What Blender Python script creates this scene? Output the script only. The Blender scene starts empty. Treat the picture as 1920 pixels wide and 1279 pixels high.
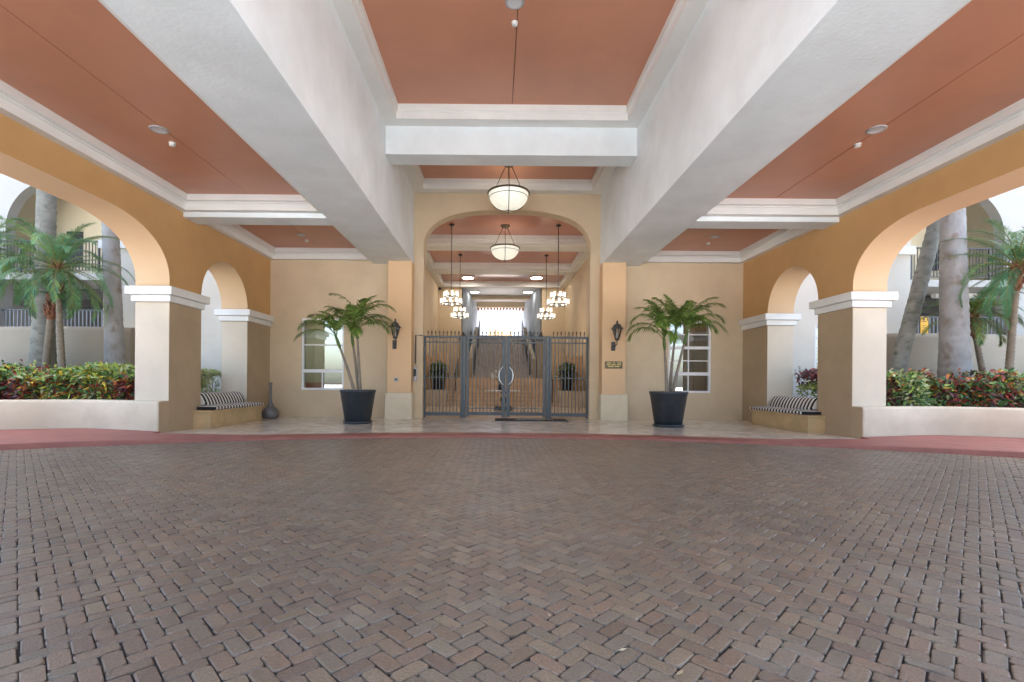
import bpy, math, random
import numpy as np
from mathutils import Matrix, Vector
R = math.radians
rnd = random.Random(7)
SC = bpy.context.scene
COL = SC.collection

# ------------------------------------------------------------------ camera, sky, sun, exposure
CX, CZ, F, VX, VY, ROLL = -0.28, 1.05, 900.0, 930.0, 717.0, 0.008
cam = bpy.data.cameras.new('camera')
cam.sensor_width = 36.0
cam.lens = F / 1920 * 36
cam.shift_x = (960 - VX) / 1920
cam.shift_y = (VY - 639.5) / 1920
cam.clip_start, cam.clip_end = 0.05, 1500
camo = bpy.data.objects.new('camera', cam)
COL.objects.link(camo)
camo.matrix_world = Matrix.Translation((CX, 0, CZ)) @ Matrix.Rotation(R(90), 4, 'X') @ Matrix.Rotation(ROLL, 4, 'Z')
SC.camera = camo

SUN_EL, SUN_AZ = 72.0, 12.0          # azimuth clockwise from +Y (the direction the camera looks)
world = bpy.data.worlds.new('World')
SC.world = world
world.use_nodes = True
wt = world.node_tree
sky = wt.nodes.new('ShaderNodeTexSky')
sky.sky_type = 'NISHITA'
sky.sun_disc = False
sky.sun_elevation = R(SUN_EL)
sky.sun_rotation = R(SUN_AZ)
sky.air_density, sky.dust_density, sky.ozone_density = 1.0, 3.0, 0.6
bg = wt.nodes['Background']
bg.inputs['Strength'].default_value = 0.15
wt.links.new(sky.outputs[0], bg.inputs[0])
sun = bpy.data.lights.new('sun', 'SUN')
sun.energy = 5.0
sun.angle = R(0.6)
sun.color = (1.0, 0.97, 0.93)
suno = bpy.data.objects.new('sun', sun)
COL.objects.link(suno)
_d = Vector((math.sin(R(SUN_AZ)) * math.cos(R(SUN_EL)), math.cos(R(SUN_AZ)) * math.cos(R(SUN_EL)), math.sin(R(SUN_EL))))
suno.rotation_euler = _d.to_track_quat('Z', 'Y').to_euler()
SC.view_settings.view_transform = 'Standard'
SC.view_settings.look = 'None'
SC.view_settings.exposure = 2.52
SC.view_settings.gamma = 1.0
SC.render.engine = 'CYCLES'
cy = SC.cycles
cy.use_denoising = True
cy.max_bounces = 10
cy.diffuse_bounces = 7
cy.glossy_bounces = 4
cy.transmission_bounces = 6
cy.transparent_max_bounces = 8
cy.sample_clamp_indirect = 8.0
cy.caustics_reflective = False
cy.caustics_refractive = False


def at(px, py, D):
    """where a ray through a photo pixel meets the vertical plane at depth D"""
    dx, dy = px - VX, VY - py
    return Vector((CX + (dx - ROLL * dy) / F * D, D, CZ + (dy + ROLL * dx) / F * D))


# ------------------------------------------------------------------ materials
def mat(name, base, rough=0.6, var=0.06, vscale=1.2, bump=0.0, bscale=60.0, attr=False, metal=0.0,
        emit=None, estr=0.0, spec=0.5, trans=0.0, stain=0.0, stain_col=(0.1, 0.08, 0.06), stretch=None, rvar=0.0, sub=0.0):
    m = bpy.data.materials.new(name)
    m.use_nodes = True
    nt = m.node_tree
    N, L = nt.nodes, nt.links
    p = N['Principled BSDF']
    p.inputs['Roughness'].default_value = rough
    p.inputs['Metallic'].default_value = metal
    p.inputs['Specular IOR Level'].default_value = spec
    if trans:
        p.inputs['Transmission Weight'].default_value = trans
    if emit:
        p.inputs['Emission Color'].default_value = (*emit, 1)
        p.inputs['Emission Strength'].default_value = estr
    tc = N.new('ShaderNodeTexCoord')
    vec = tc.outputs['Object']
    if stretch:
        mp = N.new('ShaderNodeMapping')
        mp.inputs['Scale'].default_value = stretch
        L.new(vec, mp.inputs[0])
        vec = mp.outputs[0]
    nz = N.new('ShaderNodeTexNoise')
    nz.inputs['Scale'].default_value = vscale
    nz.inputs['Detail'].default_value = 6
    nz.inputs['Roughness'].default_value = 0.6
    L.new(vec, nz.inputs['Vector'])
    if attr:
        a = N.new('ShaderNodeAttribute')
        a.attribute_name = 'col'
        src = a.outputs['Color']
    else:
        rgb = N.new('ShaderNodeRGB')
        rgb.outputs[0].default_value = (*base, 1)
        src = rgb.outputs[0]
    mr = N.new('ShaderNodeMapRange')
    mr.inputs['From Min'].default_value = 0.3
    mr.inputs['From Max'].default_value = 0.7
    mr.inputs['To Min'].default_value = 1 - var
    mr.inputs['To Max'].default_value = 1 + var
    L.new(nz.outputs[0], mr.inputs[0])
    mul = N.new('ShaderNodeVectorMath')
    mul.operation = 'SCALE'
    L.new(src, mul.inputs[0])
    L.new(mr.outputs[0], mul.inputs['Scale'])
    out = mul.outputs[0]
    if stain:
        n2 = N.new('ShaderNodeTexNoise')
        n2.inputs['Scale'].default_value = vscale * 2.3
        n2.inputs['Detail'].default_value = 8
        L.new(vec, n2.inputs['Vector'])
        r2 = N.new('ShaderNodeMapRange')
        r2.inputs['From Min'].default_value = 0.52
        r2.inputs['From Max'].default_value = 0.75
        r2.inputs['To Max'].default_value = stain
        L.new(n2.outputs[0], r2.inputs[0])
        mx = N.new('ShaderNodeMix')
        mx.data_type = 'RGBA'
        L.new(r2.outputs[0], mx.inputs[0])
        L.new(out, mx.inputs[6])
        mx.inputs[7].default_value = (*stain_col, 1)
        out = mx.outputs[2]
    L.new(out, p.inputs['Base Color'])
    if rvar:
        rr = N.new('ShaderNodeMapRange')
        rr.inputs['From Min'].default_value = 0.3
        rr.inputs['From Max'].default_value = 0.7
        rr.inputs['To Min'].default_value = max(0, rough - rvar)
        rr.inputs['To Max'].default_value = min(1, rough + rvar)
        L.new(nz.outputs[0], rr.inputs[0])
        L.new(rr.outputs[0], p.inputs['Roughness'])
    if bump:
        n3 = N.new('ShaderNodeTexNoise')
        n3.inputs['Scale'].default_value = bscale
        n3.inputs['Detail'].default_value = 5
        L.new(vec, n3.inputs['Vector'])
        b = N.new('ShaderNodeBump')
        b.inputs['Strength'].default_value = bump
        b.inputs['Distance'].default_value = 0.01
        L.new(n3.outputs[0], b.inputs['Height'])
        L.new(b.outputs[0], p.inputs['Normal'])
    if sub:      # leaves let light through
        tr = N.new('ShaderNodeBsdfTranslucent')
        L.new(out, tr.inputs[0])
        ms = N.new('ShaderNodeMixShader')
        ms.inputs[0].default_value = sub
        o = N['Material Output']
        L.new(p.outputs[0], ms.inputs[1])
        L.new(tr.outputs[0], ms.inputs[2])
        L.new(ms.outputs[0], o.inputs[0])
    return m


M = {}
M['beige'] = mat('beige_stucco', (0.61, 0.485, 0.325), 0.75, 0.09, 0.9, 0.3, 40, stain=0.3, stain_col=(0.53, 0.40, 0.27))
M['cream'] = mat('cream_stucco', (0.63, 0.545, 0.42), 0.7, 0.08, 1.0, 0.25, 45, stain=0.25, stain_col=(0.57, 0.49, 0.37))
M['planter'] = mat('planter_stucco', (0.58, 0.49, 0.36), 0.75, 0.10, 1.4, 0.25, 40, stain=0.4, stain_col=(0.46, 0.37, 0.26))
M['plinth'] = mat('plinth_stucco', (0.70, 0.60, 0.43), 0.7, 0.08, 1.4, 0.2, 45, stain=0.3, stain_col=(0.56, 0.45, 0.30))
M['ochre'] = mat('ochre_stucco', (0.53, 0.315, 0.13), 0.75, 0.08, 0.8, 0.25, 38, stain=0.3, stain_col=(0.46, 0.25, 0.10))
M['peach'] = mat('peach_stucco', (0.68, 0.455, 0.26), 0.75, 0.05, 0.8, 0.10, 50)
M['soffit'] = mat('arch_soffit_stucco', (0.66, 0.46, 0.27), 0.75, 0.05, 0.8, 0.10, 50)
M['trim'] = mat('white_trim_paint', (0.74, 0.74, 0.71), 0.5, 0.05, 1.8, 0.08, 30)
M['beam'] = mat('white_beam_paint', (0.735, 0.785, 0.80), 0.55, 0.09, 0.9, 0.35, 22, stain=0.45, stain_col=(0.64, 0.665, 0.66))
M['terra'] = mat('terracotta_ceiling_paint', (0.54, 0.245, 0.15), 0.36, 0.07, 0.7, 0.05, 14, stain=0.3, stain_col=(0.42, 0.20, 0.14))
M['terra_gloss'] = mat('terracotta_gloss_paint', (0.48, 0.22, 0.16), 0.20, 0.06, 0.7, 0.10, 10)
M['dark_gap'] = mat('dark_gap', (0.03, 0.02, 0.015), 0.9)
M['white_wall'] = mat('white_stucco', (0.37, 0.36, 0.335), 0.8, 0.05, 1.0, 0.18, 40)
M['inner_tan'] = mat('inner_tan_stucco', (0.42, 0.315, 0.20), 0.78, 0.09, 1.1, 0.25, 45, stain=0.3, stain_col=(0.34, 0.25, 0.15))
M['wing_white'] = mat('wing_stucco', (0.66, 0.625, 0.55), 0.8, 0.06, 1.0, 0.25, 35, stain=0.25, stain_col=(0.57, 0.53, 0.46))
M['tan_wall'] = mat('tan_stucco', (0.30, 0.255, 0.19), 0.8, 0.08, 1.0, 0.12, 50)
M['yellow_wall'] = mat('pale_yellow_stucco', (0.72, 0.62, 0.43), 0.8, 0.05)
M['concrete'] = mat('pale_concrete', (0.50, 0.49, 0.47), 0.85, 0.12, 0.6, 0.1, 40)
M['street_conc'] = mat('bright_concrete', (0.60, 0.61, 0.61), 0.85, 0.12, 0.6)
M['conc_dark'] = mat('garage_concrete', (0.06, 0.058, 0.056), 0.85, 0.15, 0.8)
M['joint'] = mat('joint_sand', (0.026, 0.023, 0.020), 0.95, 0.3, 6, 0.5, 90)
M['soil'] = mat('planter_soil', (0.045, 0.032, 0.022), 0.95, 0.3, 6, 0.6, 40)
M['gate'] = mat('gate_grey_paint', (0.055, 0.066, 0.075), 0.38, 0.08, 3, metal=0.0, rvar=0.06)
M['iron'] = mat('dark_iron', (0.05, 0.048, 0.048), 0.5, 0.2, 8)
M['bronze'] = mat('aged_bronze', (0.11, 0.085, 0.06), 0.45, 0.2, 10, metal=0.6)
M['steel'] = mat('brushed_steel', (0.62, 0.62, 0.62), 0.28, 0.05, 20, metal=1.0)
M['steel_dull'] = mat('dull_aluminium', (0.45, 0.45, 0.46), 0.4, 0.08, 8, metal=0.3)
M['fence'] = mat('fence_grey_paint', (0.20, 0.22, 0.24), 0.5, 0.08, 8)
M['pot'] = mat('charcoal_planter_glaze', (0.040, 0.049, 0.060), 0.38, 0.15, 3, 0.04, 30, stain=0.25, stain_col=(0.12, 0.13, 0.14), rvar=0.08)
M['black_pot'] = mat('black_pot_glaze', (0.012, 0.012, 0.014), 0.35, 0.1, 4)
M['plastic'] = mat('dark_grey_plastic', (0.15, 0.14, 0.135), 0.35, 0.15, 6, 0.05, 60)
M['white_frame'] = mat('white_window_paint', (0.78, 0.79, 0.79), 0.4, 0.03)
M['bench'] = mat('travertine_bench', (0.52, 0.37, 0.20), 0.4, 0.18, 3.0, 0.05, 20, stain=0.35, stain_col=(0.40, 0.26, 0.12))
M['leaf'] = mat('foliage', (1, 1, 1), 0.45, 0.15, 9, attr=True, sub=0.25, spec=0.4)
M['trunk'] = mat('palm_bark', (0.20, 0.195, 0.165), 0.85, 0.3, 2.5, 0.6, 25, stain=0.8, stain_col=(0.075, 0.08, 0.045), stretch=(1, 1, 1.6))
M['trunk_pale'] = mat('pale_palm_bark', (0.26, 0.255, 0.25), 0.8, 0.25, 2.2, 0.5, 22, stain=0.85, stain_col=(0.15, 0.105, 0.065), stretch=(1, 1, 0.7))
M['trunk_ring'] = mat('ringed_palm_bark', (0.20, 0.165, 0.12), 0.9, 0.3, 9, 0.5, 40)
M['boots'] = mat('palm_leaf_bases', (0.20, 0.085, 0.045), 0.9, 0.4, 12, 0.6, 40)
M['cane'] = mat('young_palm_stem', (0.23, 0.19, 0.15), 0.7, 0.2, 8, 0.3, 40)
M['plaque'] = mat('bronze_plaque', (0.10, 0.075, 0.04), 0.4, 0.2, 14, metal=0.5)
M['brass'] = mat('brass_lettering', (0.55, 0.42, 0.16), 0.4, 0.1, metal=0.6)
M['mat'] = mat('rubber_doormat', (0.018, 0.021, 0.022), 0.85, 0.2, 30, 0.4, 150)
M['mat_grey'] = mat('mat_lettering', (0.30, 0.31, 0.31), 0.85, 0.2, 30)
M['sign_y'] = mat('yellow_sign_paint', (0.80, 0.42, 0.02), 0.5, 0.03)
M['black'] = mat('black_paint', (0.015, 0.015, 0.015), 0.5)
M['step'] = mat('tan_stone_steps', (0.66, 0.50, 0.33), 0.45, 0.15, 2.5, stain=0.2, stain_col=(0.3, 0.19, 0.1))
M['step_grey'] = mat('grey_stone_steps', (0.42, 0.37, 0.34), 0.6, 0.18, 3)
M['rubble'] = mat('pale_textured_wall', (0.50, 0.56, 0.62), 0.8, 0.22, 2.6, 0.5, 12, stain=0.4, stain_col=(0.33, 0.37, 0.42), stretch=(1, 1, 0.5))
M['green_wall'] = mat('pale_green_room_paint', (0.42, 0.47, 0.36), 0.7, 0.03)
M['red_counter'] = mat('red_counter', (0.42, 0.03, 0.03), 0.5, 0.05)
M['room_dark'] = mat('dim_room_paint', (0.14, 0.14, 0.13), 0.8, 0.1)
M['white_stone'] = mat('white_table_top', (0.78, 0.77, 0.75), 0.2, 0.06, 4)
M['petal'] = mat('white_petals', (0.80, 0.79, 0.76), 0.6, 0.05)
M['bowl'] = mat('alabaster_bowl_glass', (0.80, 0.80, 0.72), 0.35, 0.10, 5, emit=(1.0, 0.97, 0.80), estr=0.10)
M['bulb'] = mat('lit_bulb_glass', (0.9, 0.88, 0.8), 0.4, 0.02, emit=(1.0, 0.90, 0.74), estr=0.22)
M['disc'] = mat('lit_ceiling_disc', (0.9, 0.9, 0.9), 0.4, 0.0, emit=(1.0, 0.95, 0.86), estr=12.0)
M['disc_soft'] = mat('lit_far_disc', (0.9, 0.9, 0.9), 0.4, 0.0, emit=(1.0, 0.95, 0.86), estr=2.0)
M['room_lamp'] = mat('lit_room_lamp', (0.9, 0.9, 0.9), 0.4, 0.0, emit=(1.0, 0.95, 0.86), estr=9.0)
M['can_in'] = mat('downlight_reflector', (0.55, 0.56, 0.58), 0.3, 0.03)
M['tile_roof'] = mat('clay_roof_tile', (0.42, 0.20, 0.11), 0.8, 0.2, 6)


def glass(name, tint, rough=0.02, mixf=0.85):
    m = bpy.data.materials.new(name)
    m.use_nodes = True
    N, L = m.node_tree.nodes, m.node_tree.links
    N.remove(N['Principled BSDF'])
    t = N.new('ShaderNodeBsdfTransparent')
    t.inputs[0].default_value = (*tint, 1)
    g = N.new('ShaderNodeBsdfGlossy')
    g.inputs['Roughness'].default_value = rough
    fr = N.new('ShaderNodeFresnel')
    fr.inputs[0].default_value = 1.52
    nz = N.new('ShaderNodeTexNoise')
    nz.inputs['Scale'].default_value = 1.3
    bp = N.new('ShaderNodeBump')
    bp.inputs['Strength'].default_value = 0.03
    L.new(nz.outputs[0], bp.inputs['Height'])
    L.new(bp.outputs[0], g.inputs['Normal'])
    ad = N.new('ShaderNodeMath')
    ad.operation = 'MULTIPLY_ADD'
    ad.inputs[1].default_value = 1.0
    ad.inputs[2].default_value = mixf
    L.new(fr.outputs[0], ad.inputs[0])
    ms = N.new('ShaderNodeMixShader')
    L.new(ad.outputs[0], ms.inputs[0])
    L.new(t.outputs[0], ms.inputs[1])
    L.new(g.outputs[0], ms.inputs[2])
    L.new(ms.outputs[0], N['Material Output'].inputs[0])
    return m


M['glass'] = glass('window_glass', (0.85, 0.9, 0.88), 0.01, 0.28)
M['lamp_glass'] = glass('lantern_glass', (0.9, 0.9, 0.88), 0.05, 0.10)


def paver_material():
    m = mat('tumbled_paver', (1, 1, 1), 0.36, 0.32, 95, 0.45, 140, attr=True, spec=0.55)
    # dirt, tyre tracks and dried drips: soft marks larger than one brick, laid over the bricks' own colours
    N, L = m.node_tree.nodes, m.node_tree.links
    p = N['Principled BSDF']
    src = p.inputs['Base Color'].links[0].from_socket
    tc = N.new('ShaderNodeTexCoord')
    for sc_, lo, hi, amt, colr, st in ((0.55, .45, .75, .45, (0.105, 0.085, 0.068), (1, .35, 1)), (1.7, .55, .72, .35, (0.30, 0.255, 0.205), (1, 1, 1)), (5.5, .62, .72, .5, (0.06, 0.05, 0.042), (1, 1, 1))):
        mp = N.new('ShaderNodeMapping')
        mp.inputs['Scale'].default_value = st
        L.new(tc.outputs['Object'], mp.inputs[0])
        nz = N.new('ShaderNodeTexNoise')
        nz.inputs['Scale'].default_value = sc_
        nz.inputs['Detail'].default_value = 7
        L.new(mp.outputs[0], nz.inputs['Vector'])
        r = N.new('ShaderNodeMapRange')
        r.inputs['From Min'].default_value = lo
        r.inputs['From Max'].default_value = hi
        r.inputs['To Max'].default_value = amt
        L.new(nz.outputs[0], r.inputs[0])
        mx = N.new('ShaderNodeMix')
        mx.data_type = 'RGBA'
        L.new(r.outputs[0], mx.inputs[0])
        L.new(src, mx.inputs[6])
        mx.inputs[7].default_value = (*colr, 1)
        src = mx.outputs[2]
    L.new(src, p.inputs['Base Color'])
    return m


M['paver'] = paver_material()


def marble_material():
    m = bpy.data.materials.new('polished_marble_tiles')
    m.use_nodes = True
    N, L = m.node_tree.nodes, m.node_tree.links
    p = N['Principled BSDF']
    tc = N.new('ShaderNodeTexCoord')
    mp = N.new('ShaderNodeMapping')
    mp.inputs['Rotation'].default_value = (0, 0, R(45))
    L.new(tc.outputs['Object'], mp.inputs[0])
    br = N.new('ShaderNodeTexBrick')
    br.offset = 0
    br.inputs['Color1'].default_value = (0.74, 0.67, 0.56, 1)
    br.inputs['Color2'].default_value = (0.68, 0.61, 0.50, 1)
    br.inputs['Mortar'].default_value = (0.46, 0.41, 0.34, 1)
    br.inputs['Scale'].default_value = 1.0
    br.inputs['Mortar Size'].default_value = 0.004
    br.inputs['Brick Width'].default_value = 0.6
    br.inputs['Row Height'].default_value = 0.6
    L.new(mp.outputs[0], br.inputs['Vector'])
    nz = N.new('ShaderNodeTexNoise')
    nz.inputs['Scale'].default_value = 2.2
    nz.inputs['Detail'].default_value = 9
    nz.inputs['Distortion'].default_value = 1.6
    L.new(tc.outputs['Object'], nz.inputs['Vector'])
    rp = N.new('ShaderNodeMapRange')
    rp.inputs['From Min'].default_value = 0.3
    rp.inputs['From Max'].default_value = 0.7
    rp.inputs['To Min'].default_value = 0.84
    rp.inputs['To Max'].default_value = 1.12
    L.new(nz.outputs[0], rp.inputs[0])
    sc = N.new('ShaderNodeVectorMath')
    sc.operation = 'SCALE'
    L.new(br.outputs['Color'], sc.inputs[0])
    L.new(rp.outputs[0], sc.inputs['Scale'])
    L.new(sc.outputs[0], p.inputs['Base Color'])
    r3 = N.new('ShaderNodeMapRange')
    r3.inputs['To Min'].default_value = 0.08
    r3.inputs['To Max'].default_value = 0.26
    L.new(nz.outputs[0], r3.inputs[0])
    L.new(r3.outputs[0], p.inputs['Roughness'])
    return m


M['marble'] = marble_material()
M['kerb'] = mat('red_kerb_paint', (0.29, 0.10, 0.072), 0.6, 0.16, 2.5, 0.15, 60, stain=0.35, stain_col=(0.30, 0.12, 0.11))


def stripe_material():
    """woven black and white stripes across the cushion's length (object Y)"""
    m = bpy.data.materials.new('striped_canvas')
    m.use_nodes = True
    N, L = m.node_tree.nodes, m.node_tree.links
    p = N['Principled BSDF']
    p.inputs['Roughness'].default_value = 0.9
    tc = N.new('ShaderNodeTexCoord')
    sp = N.new('ShaderNodeSeparateXYZ')
    L.new(tc.outputs['Object'], sp.inputs[0])
    a = N.new('ShaderNodeMath')
    a.operation = 'MULTIPLY'
    a.inputs[1].default_value = 1 / 0.118
    L.new(sp.outputs['Y'], a.inputs[0])
    f = N.new('ShaderNodeMath')
    f.operation = 'FRACT'
    L.new(a.outputs[0], f.inputs[0])
    g = N.new('ShaderNodeMath')
    g.operation = 'GREATER_THAN'
    g.inputs[1].default_value = 0.5
    L.new(f.outputs[0], g.inputs[0])
    mx = N.new('ShaderNodeMix')
    mx.data_type = 'RGBA'
    mx.inputs[6].default_value = (0.74, 0.71, 0.67, 1)
    mx.inputs[7].default_value = (0.018, 0.018, 0.022, 1)
    L.new(g.outputs[0], mx.inputs[0])
    L.new(mx.outputs[2], p.inputs['Base Color'])
    return m


M['stripe'] = stripe_material()


# ------------------------------------------------------------------ mesh building
class MB:
    def __init__(s):
        s.v, s.f, s.c, s.s = [], [], [], []

    def face(s, idx, col=None, smooth=False):
        s.f.append(tuple(idx))
        s.c.append(col or (1, 1, 1))
        s.s.append(smooth)

    def add(s, vs):
        b = len(s.v)
        s.v.extend(tuple(x) for x in vs)
        return b

    def box(s, x0, x1, y0, y1, z0, z1, col=None):
        x0, x1 = min(x0, x1), max(x0, x1)
        y0, y1 = min(y0, y1), max(y0, y1)
        b = s.add([(x0, y0, z0), (x1, y0, z0), (x1, y1, z0), (x0, y1, z0), (x0, y0, z1), (x1, y0, z1), (x1, y1, z1), (x0, y1, z1)])
        for q in ((3, 2, 1, 0), (4, 5, 6, 7), (0, 1, 5, 4), (1, 2, 6, 5), (2, 3, 7, 6), (3, 0, 4, 7)):
            s.face([b + i for i in q], col)
        return s

    def tube(s, pts, rad, n=8, cap=True, col=None, smooth=True):
        pts = [Vector(p) for p in pts]
        rads = rad if isinstance(rad, (list, tuple)) else [rad] * len(pts)
        rings = []
        prev = None
        for i, p in enumerate(pts):
            t = (pts[min(i + 1, len(pts) - 1)] - pts[max(i - 1, 0)]).normalized()
            if prev is None:
                u = t.orthogonal().normalized()
            else:
                u = (prev - t * prev.dot(t)).normalized()
            prev = u
            w = t.cross(u)
            rings.append(s.add([p + (u * math.cos(2 * math.pi * k / n) + w * math.sin(2 * math.pi * k / n)) * rads[i] for k in range(n)]))
        for a, b in zip(rings, rings[1:]):
            for k in range(n):
                s.face((a + k, a + (k + 1) % n, b + (k + 1) % n, b + k), col, smooth)
        if cap:
            s.face([rings[0] + k for k in range(n)][::-1], col)
            s.face([rings[-1] + k for k in range(n)], col)
        return s

    def lathe(s, prof, cx, cy, n=24, col=None, smooth=True, cap=True):
        """prof: (radius, z) from one end to the other, around a vertical axis"""
        rings = []
        for r, z in prof:
            rings.append(s.add([(cx + r * math.cos(2 * math.pi * (k + .5) / n), cy + r * math.sin(2 * math.pi * (k + .5) / n), z) for k in range(n)]))
        for a, b in zip(rings, rings[1:]):
            for k in range(n):
                s.face((a + k, a + (k + 1) % n, b + (k + 1) % n, b + k), col, smooth)
        if cap and prof[0][0] > 1e-4:
            s.face([rings[0] + k for k in range(n)][::-1], col)
        if cap and prof[-1][0] > 1e-4:
            s.face([rings[-1] + k for k in range(n)], col)
        return s

    def prism(s, poly, x0, x1, axis='x', col=None):
        """extrude a (a,b) polygon: axis x -> (y,z); y -> (x,z); z -> (x,y)"""
        def P(a, b, t):
            return (t, a, b) if axis == 'x' else (a, t, b) if axis == 'y' else (a, b, t)
        n = len(poly)
        A = s.add([P(a, b, x0) for a, b in poly])
        B = s.add([P(a, b, x1) for a, b in poly])
        s.face([A + i for i in range(n)][::-1], col)
        s.face([B + i for i in range(n)], col)
        for i in range(n):
            j = (i + 1) % n
            s.face((A + i, A + j, B + j, B + i), col)
        return s


def wloc(o):
    v = Vector((0, 0, 0))
    while o is not None:
        v += o.location
        o = o.parent
    return v


def obj(name, mb, material, parent=None, bevel=0.0, origin=None):
    off = wloc(parent)
    o_loc = Vector((0, 0, 0))
    if origin is not None:
        o_loc = Vector(origin) - off
    sh = np.array(off + o_loc)
    me = bpy.data.meshes.new(name)
    V = np.array(mb.v, dtype=float) - sh
    me.from_pydata(V.tolist(), [], mb.f)
    me.polygons.foreach_set('use_smooth', np.array(mb.s, dtype=bool))
    if any(c != (1, 1, 1) for c in mb.c):
        at_ = me.color_attributes.new('col', 'FLOAT_COLOR', 'CORNER')
        arr = []
        for f, c in zip(mb.f, mb.c):
            arr.extend([c[0], c[1], c[2], 1.0] * len(f))
        at_.data.foreach_set('color', np.array(arr, dtype=np.float32))
    me.materials.append(M[material] if isinstance(material, str) else material)
    me.validate(verbose=False)
    me.update()
    import bmesh as _b
    if len(mb.f) < 20000 and material != 'leaf':
        bm = _b.new()
        bm.from_mesh(me)
        _b.ops.recalc_face_normals(bm, faces=bm.faces)
        bm.to_mesh(me)
        bm.free()
    o = bpy.data.objects.new(name, me)
    COL.objects.link(o)
    o.location = o_loc
    if parent:
        o.parent = parent
    if bevel:
        b = o.modifiers.new('bevel', 'BEVEL')
        b.width = bevel
        b.segments = 2
        b.limit_method = 'ANGLE'
        b.angle_limit = R(40)
    return o


def tag(o, label, cat, group=None, kind=None):
    o['label'] = label
    o['category'] = cat
    if group:
        o['group'] = group
    if kind:
        o['kind'] = kind
    return o


def thing(name, label, cat, loc=(0, 0, 0), group=None):
    o = bpy.data.objects.new(name, None)
    COL.objects.link(o)
    o.location = loc
    o.empty_display_size = 0.2
    return tag(o, label, cat, group)


def struct(name, mb, material, **k):
    o = obj(name, mb, material, **k)
    o['kind'] = 'structure'
    return o


def dup(root, loc, label, mirror=False):
    def cp(o, parent):
        c = o.copy()
        COL.objects.link(c)
        if parent:
            c.parent = parent
        for ch in list(o.children):
            cp(ch, c)
        return c
    r = cp(root, None)
    r.location = loc
    r['label'] = label
    if mirror:
        r.scale = (-1, 1, 1)
    return r


def box(*a):
    return MB().box(*a)


# ------------------------------------------------------------------ ground
YR = 0.1             # roof edge out of view, cut short to let daylight in
HW = 6.6             # half width of the court
WT = 0.66            # thickness of the side walls
AC, AR = -5.8, 14.85  # kerb arc: centre y and inner radius
struct('ground', box(-120, 120, -120, 140, -0.6, -0.09), 'concrete')
struct('street', box(-40, 40, -40, -0.7, -0.09, -0.004), 'street_conc')  # pale ground behind the camera, added to bounce sunlight up under the roof
struct('driveway', box(-16, 16, -0.699, 9.6, -0.09, -0.0095), 'joint')


def pavers():
    rg = np.random.RandomState(3)
    w = 0.072
    c45 = math.sqrt(.5)
    n = 205
    V, Fc, Cc = [], [], []
    pal = np.array([(0.150, 0.117, 0.092), (0.166, 0.130, 0.102), (0.140, 0.112, 0.092), (0.172, 0.140, 0.108),
                    (0.150, 0.128, 0.104), (0.132, 0.100, 0.082), (0.160, 0.118, 0.092), (0.142, 0.122, 0.102)])
    vi = 0
    for a in range(-n, n):
        for b in range(-n, n):
            k = (a - b) % 4
            if k == 0:
                cu, cv, hu, hv = (a + 1) * w, (b + .5) * w, w, w / 2
            elif k == 2:
                cu, cv, hu, hv = (a + .5) * w, b * w, w / 2, w
            else:
                continue
            x = (cu - cv) * c45
            y = (cu + cv) * c45 + 3.2
            if y < -0.62 or y > 9.3 or abs(x) > 9.9:
                continue
            if x * x + (y - AC) ** 2 > (AR + 0.12) ** 2:
                continue
            if abs(x - CX) > 1.5 + 1.25 * max(y, 0.4):
                continue
            g = 0.0021
            hu -= g * rg.uniform(.6, 1.5)
            hv -= g * rg.uniform(.6, 1.5)
            ang = R(45) + rg.normal(0, 0.008)
            ca, sa = math.cos(ang), math.sin(ang)
            z = rg.normal(0, 0.0011)
            tx, ty = rg.normal(0, 0.008, 2)
            cut = 0.008 + rg.uniform(0, 0.006)
            ins = 0.0035
            jx, jy = rg.normal(0, 0.0012, 2)

            def ring(hu, hv, cut, zz):
                pts = [(hu, -hv + cut), (hu, hv - cut), (hu - cut, hv), (-hu + cut, hv), (-hu, hv - cut), (-hu, -hv + cut), (-hu + cut, -hv), (hu - cut, -hv)]
                for u, v in pts:
                    u += jx + rg.normal(0, 0.0014)
                    v += jy + rg.normal(0, 0.0014)
                    V.append((x + u * ca - v * sa, y + u * sa + v * ca, zz + u * tx + v * ty))
            ring(hu, hv, cut, z - 0.030)
            ring(hu, hv, cut, z - 0.0075)
            ring(hu - ins * .35, hv - ins * .35, cut, z - 0.0025)
            ring(hu - ins * 1.3, hv - ins * 1.3, cut * .8, z)
            col = pal[rg.randint(len(pal))] * rg.uniform(0.9, 1.1) * np.array((1.38, 1.28, 1.08))
            # worn, darker wheel paths and paler drips are large soft patches of dirt
            for r0 in (0, 8, 16):
                for q in range(8):
                    q2 = (q + 1) % 8
                    Fc.append((vi + r0 + q, vi + r0 + q2, vi + r0 + 8 + q2, vi + r0 + 8 + q))
                    Cc.append(col)
            Fc.append(tuple(vi + 24 + q for q in range(8)))
            Cc.append(col)
            vi += 32
    me = bpy.data.meshes.new('pavers')
    me.from_pydata(V, [], Fc)
    ca_ = me.color_attributes.new('col', 'FLOAT_COLOR', 'CORNER')
    lens = np.array([len(f) for f in Fc])
    arr = np.concatenate([np.repeat(np.array(Cc), lens, axis=0), np.ones((lens.sum(), 1))], axis=1).astype(np.float32)
    ca_.data.foreach_set('color', arr.ravel())
    me.materials.append(M['paver'])
    o = bpy.data.objects.new('paving', me)
    COL.objects.link(o)
    o['kind'] = 'structure'


pavers()


def kw(x):
    return 0.55 + 0.50 * min(1, max(0, (abs(x) - 4.6) / 2.0))


def arc_y(x, r):
    return AC + math.sqrt(r * r - x * x)


FZ = 0.045           # level of the marble floor and the kerb's top


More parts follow.
